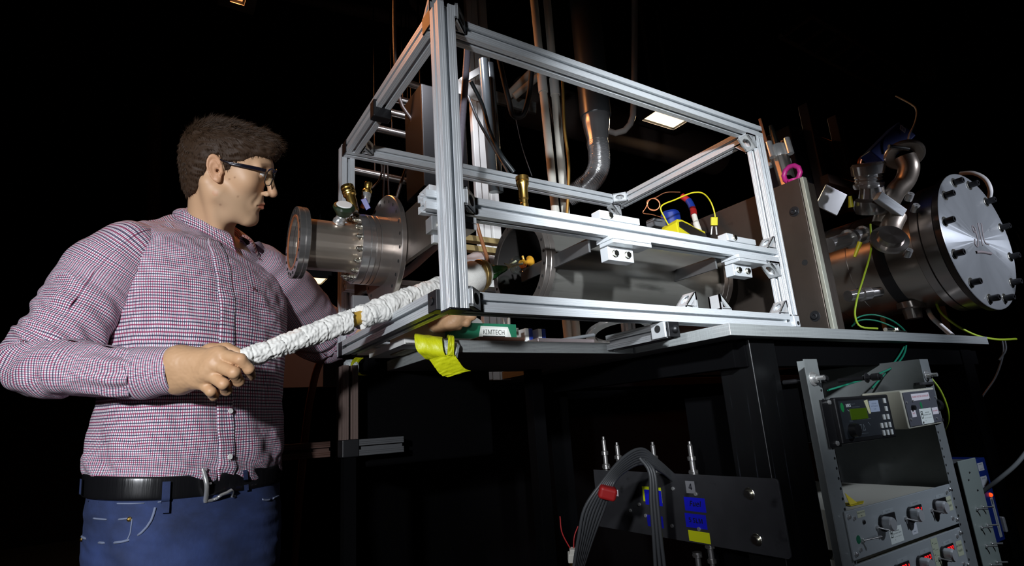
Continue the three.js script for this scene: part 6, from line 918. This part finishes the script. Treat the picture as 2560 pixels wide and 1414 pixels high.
// body under the clothes, one surface with head and hands
{
  const q = (p) => [p.x, p.y, p.z], sh = at(305, 650, 1.16), elb = at(112, 895, 1.01), shL = at(690, 705, 1.43), elL = at(815, 838, 1.70), wL = V(...lw.p), hipC = torsoRings[11].c, chC = torsoRings[4].c, nk = hp(...neckA);
  const kneeR = hipC.clone().addScaledVector(torsoRings[11].dR, -0.10), kneeL = hipC.clone().addScaledVector(torsoRings[11].dR, 0.10); const dn = (p, y) => [p.x, y, p.z];
  const f = (x, y, z) => { let d = cap(x, y, z, q(nk), q(chC), 0.055, 0.085); d = smin(d, cap(x, y, z, q(chC), q(hipC), 0.09, 0.085), 0.06); d = smin(d, cap(x, y, z, q(chC), q(sh), 0.06, 0.036), 0.05); d = smin(d, cap(x, y, z, q(chC), q(shL), 0.06, 0.036), 0.05);
    d = smin(d, cap(x, y, z, q(sh), q(elb), 0.042, 0.034), 0.03); d = smin(d, cap(x, y, z, q(elb), wr.p, 0.034, 0.026), 0.02); d = smin(d, cap(x, y, z, q(shL), q(elL), 0.042, 0.034), 0.03); d = smin(d, cap(x, y, z, q(elL), lw.p, 0.034, 0.025), 0.02);
    d = smin(d, cap(x, y, z, dn(kneeR, 0.95), dn(kneeR, 0.09), 0.07, 0.04), 0.05); d = smin(d, cap(x, y, z, dn(kneeL, 0.95), dn(kneeL, 0.09), 0.07, 0.04), 0.05); return d; };
  const pts = [sh, elb, shL, elL, wL, hipC, chC, nk, V(...wr.p), V(...dn(kneeR, 0.05)), V(...dn(kneeL, 0.05))], lo = V(9, 9, 9), hi = V(-9, -9, -9); pts.forEach((p) => { lo.min(p); hi.max(p); }); lo.subScalar(0.12); hi.addScalar(0.12);
  const inner = colorize(surfaceNets(f, lo, hi, 0.0135), () => [1, 1, 1]);
  const strip = (g) => { const n = g.toNonIndexed(); n.deleteAttribute('uv'); return n; };
  mesh('body', mergeGeometries([headG, rightHand, leftHand, inner].map(strip), false), skinM, man);
}
// eyes, hair, glasses
for (const s of [-1, 1]) {
  const e = hp(s * EYE[0], EYE[1], EYE[2]), look = hF.clone().addScaledVector(hU, -0.12).addScaledVector(hX, -s * 0.05).normalize();
  const g = orient(new THREE.SphereGeometry(0.0122, 32, 24), look, e); colorize(g, (x, y, z) => { const a = V(x, y, z).sub(e).normalize().dot(look); return a > 0.975 ? [0.005, 0.005, 0.005] : a > 0.875 ? [0.09, 0.075, 0.05] : [0.8, 0.76, 0.72]; });
  mesh('eye', g, phy(C(1, 1, 1), 0.12, 0, { vertexColors: true, clearcoat: 1, clearcoatRoughness: 0.05 }), man);
}
{
  const g = surfaceNets(hairD, V(-0.105, -0.115, -0.145), V(0.105, 0.155, 0.15), 0.003), hm = phy(C(0.036, 0.019, 0.0095), 0.62, 0, { specularIntensity: 0.5, side: THREE.DoubleSide, bumpMap: rep(streakTex, 12, 1), bumpScale: 0.001 });
  // strands rooted on the cap, combed forward and down
  const P = g.attributes.position, N = g.attributes.normal, pos = [], nor = []; seed = 99; const cnt = P.count;
  for (let s = 0; s < 22000; s++) {
    const i = Math.floor(rnd() * cnt), p = V(P.getX(i), P.getY(i), P.getZ(i)), n = V(N.getX(i), N.getY(i), N.getZ(i)); const top = sstep(0.05, 0.105, p.y); if (p.y < hairline(p.z) + 0.004) continue;
    let t = V(0.25 * (p.x > 0 ? -1 : 1) * top + rr(-0.25, 0.25), lerp(-0.75, 0.18, top) + rr(-0.2, 0.2), lerp(-0.18, 0.75, sstep(0.0, 0.09, p.y)) * (p.z < -0.05 && p.y < 0.05 ? -0.2 : 1) + rr(-0.25, 0.25)); if (p.z > 0.075 && p.y > 0.055) t = V(rr(-0.35, 0.35), rr(-0.25, 0.45), 0.8);
    t.addScaledVector(n, -t.dot(n) + lerp(0.06, 0.30, top) * rr(0.2, 1.2)).normalize(); const len = lerp(0.010, 0.020, top) * rr(0.7, 1.25), wd = rr(0.00045, 0.0009), sd = t.clone().cross(n).normalize(); let q = p.clone().addScaledVector(n, -0.001); const row = []; const curl = V(rr(-1, 1), rr(-1, 0.4), rr(-1, 1)).multiplyScalar(0.22);
    for (let k = 0; k <= 3; k++) { row.push([q.clone(), wd * (1 - k / 3.2)]); t.addScaledVector(curl, 0.5).normalize(); q.addScaledVector(t, len / 3); }
    for (let k = 0; k < 3; k++) { const [a, wa] = row[k], [b, wb] = row[k + 1]; const tri = [[sd, 1], [n, 1], [sd, -1]].map(([v, m]) => v.clone().multiplyScalar(m)); for (let m = 0; m < 3; m++) { const u0 = tri[m], u1 = tri[(m + 1) % 3]; const A0 = a.clone().addScaledVector(u0, wa), A1 = a.clone().addScaledVector(u1, wa), B0 = b.clone().addScaledVector(u0, wb), B1 = b.clone().addScaledVector(u1, wb); for (const z of [A0, A1, B0, A1, B1, B0]) pos.push(z.x, z.y, z.z); } }
  }
  const sg = new THREE.BufferGeometry(); sg.setAttribute('position', new THREE.Float32BufferAttribute(pos, 3)); sg.computeVertexNormals();
  const cg = norm(g); mesh('hair', mergeGeometries([cg, norm(sg)], false).applyMatrix4(headM), hm, man);
}
{
  const gl = new THREE.Group(); gl.name = 'glasses'; man.add(gl);
  const H2 = (pts, r, seg = 40, closed = false) => tube(pts.map((p) => hp(...p)), r, seg, 8, closed);
  for (const s of [-1, 1]) {
    const rim = []; for (let i = 0; i < 24; i++) { const a = i / 24 * TAU, cx = 0.0325, rx = 0.0262, ry = 0.0205; let x = cx + rx * spow(Math.cos(a), 0.8), y = 0.002 + ry * spow(Math.sin(a), 0.75) - 0.002 * Math.cos(a); const z = 0.1130 - 0.16 * Math.max(0, x - 0.02) - 2.2 * Math.max(0, x - 0.03) ** 2; rim.push([s * x, y, z + 0.12 * (y + 0.001)]); }
    mesh('rim', tube(rim.map((p) => hp(...p)), 0.0011, 80, 8, true), M.black, gl);
    mesh('brow_bar', H2(rim.filter((p) => p[1] > 0.014).sort((a, b) => a[0] - b[0]), 0.0017, 30), std(C(0.01, 0.012, 0.05), 0.3), gl);
    const q = rim.map((p) => hp(...p)), c = q.reduce((a, b) => a.clone().add(b), V(0, 0, 0)).multiplyScalar(1 / 24); const ps = [], ns = []; for (let i = 0; i < 24; i++) { const a = q[i], b = q[(i + 1) % 24]; for (const v of s > 0 ? [c, a, b] : [c, b, a]) { ps.push(v.x, v.y, v.z); ns.push(hF.x, hF.y, hF.z); } }
    const lg = new THREE.BufferGeometry(); lg.setAttribute('position', new THREE.Float32BufferAttribute(ps, 3)); lg.setAttribute('normal', new THREE.Float32BufferAttribute(ns, 3)); mesh('lens', lg, M.glass, gl);
    const tm = new THREE.CatmullRomCurve3([[s * 0.058, 0.0180, 0.1035], [s * 0.068, 0.019, 0.092], [s * 0.077, 0.020, 0.055], [s * 0.0785, 0.020, 0.015], [s * 0.0755, 0.022, -0.006], [s * 0.074, 0.012, -0.024]].map((p) => hp(...p)));
    mesh('temple', [new THREE.TubeGeometry(tm, 50, 0.0021, 10), new THREE.TubeGeometry(new THREE.CatmullRomCurve3([[s * 0.060, 0.0170, 0.1025], [s * 0.069, 0.018, 0.090], [s * 0.077, 0.0185, 0.055], [s * 0.079, 0.0195, 0.02]].map((p) => hp(...p).addScaledVector(hU, -0.0022))), 40, 0.0024, 10)], std(C(0.006, 0.006, 0.012), 0.18), gl);
    mesh('nose_pad', new THREE.SphereGeometry(0.003, 10, 8).translate(...hp(s * 0.011, -0.003, 0.106).toArray()), M.glass, gl);
  }
  mesh('bridge', H2([[-0.009, 0.010, 0.1140], [0, 0.012, 0.1160], [0.009, 0.010, 0.1140]], 0.0014, 12), M.black, gl);
}
// jeans, belt, pockets
const denimTex = tex(256, 256, (x, y) => { const tw = ((x + y * 2) & 3) < 2 ? 1 : 0.8, a = nA(x, y), b = nB(x, y); const f = tw * (0.72 + 0.5 * (b - 0.3) + 0.25 * (a - 0.5)); return [52 * f, 72 * f, 124 * f]; });
const denimM = std(C(0.95, 0.95, 1), 0.85, 0, { map: rep(denimTex, 5, 5), side: THREE.DoubleSide, bumpMap: rep(noiseTex, 20, 20), bumpScale: 0.0006 });
const seamM = std(C(0.16, 0.19, 0.28), 0.85);
const hipRings = [[1.085, 216, 696, 1.226, 0.122], [1.05, 212, 700, 1.222, 0.126], [1.01, 206, 702, 1.215, 0.130], [0.95, 196, 702, 1.205, 0.134], [0.88, 188, 696, 1.19, 0.136], [0.80, 182, 692, 1.17, 0.132]].map((q) => fitRing(...q, yawT, 0.014));
const hipS = loftSurf(hipRings);
const hipDisp = (u, v, p) => 0.003 * nz(u * 12, v * 6, 3) + 0.003 * sstep(0.2, 0.5, v) * nz(u * 20 + v * 8, v * 14, 5) - 0.004 * Math.exp(-(((u - flyU) / 0.012) ** 2)) * sstep(0.5, 1, v);
const [flyU] = findUV(hipS, 548, 1330);
const jeans = mesh('jeans', gridMesh(hipS, 200, 120, [1.1, 0.3], true, hipDisp), denimM, man);
for (const s of [-1, 1]) {
  const R = hipRings[5], c = (y, k, r, z = 0) => ({ c: V(R.c.x, y, R.c.z).addScaledVector(R.dR, s * k).addScaledVector(R.dF, z), dR: R.dR, dF: R.dF, a: r, b: r * 1.08, e: 1 });
  mesh('trouser_leg', gridMesh(loftSurf([c(0.84, 0.105, 0.112), c(0.7, 0.108, 0.098), c(0.5, 0.11, 0.078), c(0.3, 0.112, 0.072), c(0.06, 0.114, 0.07)]), 60, 80, [0.55, 0.8], true, (u, v) => 0.004 * nz(u * 8, v * 9, s)), denimM, jeans);
  const o = V(R.c.x, 0, R.c.z).addScaledVector(R.dR, s * 0.114).addScaledVector(R.dF, 0.04);
  mesh('shoe', basis(lathe([[0, 0.0], [0.04, 0.0], [0.05, 0.02], [0.05, 0.06], [0.042, 0.16], [0.046, 0.22], [0.04, 0.27], [0.02, 0.29], [0, 0.29]], AX.z, V(0, 0, -0.1), 28, 2).scale(1, 0.9, 1), R.dR, Y, R.dR.clone().cross(Y), o.clone().setY(0.047)), M.black, man);
}
const onHip = (px, py, lift = 0) => { const [u, v] = findUV(hipS, px, py); const f = frameAt(hipS, u, v); return f.p.addScaledVector(f.n, hipDisp(u, v) + lift); };
const dense = (pts, n = 5, closed = false) => new THREE.CatmullRomCurve3(pts.map(([x, y]) => V(x, y, 0)), closed).getPoints(pts.length * n).map((p) => [p.x, p.y]);
const seam = (pts, r, m, nm) => mesh(nm, tube(dense(pts).map(([x, y]) => onHip(x, y, r * 0.5)), r, 120, 6), m, jeans);
seam([[204, 1340], [230, 1352], [270, 1356], [320, 1350], [355, 1330], [378, 1300], [388, 1268]], 0.0022, seamM, 'pocket_edge'); seam([[222, 1292], [250, 1296], [290, 1298], [328, 1294]], 0.0016, seamM, 'coin_pocket_edge'); seam([[330, 1296], [326, 1330], [320, 1348]], 0.0012, seamM, 'coin_pocket_edge');
seam([[622, 1208], [640, 1238], [665, 1250], [694, 1240]], 0.0022, seamM, 'pocket_edge'); seam([[530, 1245], [530, 1290], [524, 1340], [512, 1380], [500, 1405]], 0.0014, seamM, 'fly_seam'); seam([[222, 1252], [300, 1258], [400, 1254], [480, 1240], [540, 1228]], 0.0012, seamM, 'waist_seam');
for (const [x, y] of [[385, 1268], [229, 1294], [323, 1297], [205, 1347]]) { const [u, v] = findUV(hipS, x, y), f = frameAt(hipS, u, v); mesh('rivet', lathe([[0, 0], [0.0042, 0], [0.0034, 0.0016], [0.0016, 0.0026], [0, 0.0026]], f.n, f.p.addScaledVector(f.n, hipDisp(u, v) + 0.0006), 16), M.brass, jeans); }
{
  const R0 = { ...hipRings[0] }, gr = (R, k, y) => ({ ...R, c: R.c.clone().add(V(0, y, 0)), a: R.a + k, b: R.b + k }); const br = [gr(R0, 0.004, 0.024), gr(R0, 0.0075, 0.021), gr(R0, 0.0082, 0.004), gr(R0, 0.0075, -0.013), gr(R0, 0.004, -0.016)], beltS = loftSurf(br);
  const belt = mesh('belt', gridMesh(beltS, 200, 24, [1.1, 0.04], true), phy(C(0.006, 0.006, 0.007), 0.3, 0, { side: THREE.DoubleSide, clearcoat: 0.4, bumpMap: rep(noiseTex, 30, 4), bumpScale: 0.0006 }), man);
  const bp = (x, y, l) => { const [u, v] = findUV(beltS, x, y), f = frameAt(beltS, u, v); return f.p.addScaledVector(f.n, l); };
  mesh('buckle', [tube(dense([[505, 1186], [528, 1180], [552, 1176], [572, 1182], [582, 1198], [578, 1216], [562, 1228], [538, 1234], [514, 1237]], 4).map(([x, y]) => bp(x, y, 0.009)), 0.0032, 120, 10), tube([[504, 1184], [509, 1212], [514, 1240]].map(([x, y]) => bp(x, y, 0.010)), 0.0042, 30, 10), rod(bp(508, 1210, 0.008), bp(522, 1208, 0.007), 0.002)], M.chrome, belt);
  for (const [x, yt, yb, wd] of [[415, 1203, 1283, 0.0125], [606, 1162, 1228, 0.012], [213, 1196, 1262, 0.008]]) { const S = (u, v) => { const y = lerp(yt, yb, v); const [uu, vv] = findUV(v < 0.58 ? beltS : hipS, x + (x > 600 ? 4 : -4) * v, y), f = frameAt(v < 0.58 ? beltS : hipS, uu, vv); return f.p.addScaledVector(f.n, 0.0065).addScaledVector(f.du, (u - 0.5) * wd); }; mesh('belt_loop', gridMesh(S, 6, 26, [0.02, 0.08], false), denimM, jeans); }
}
renderer.render(scene, camera);
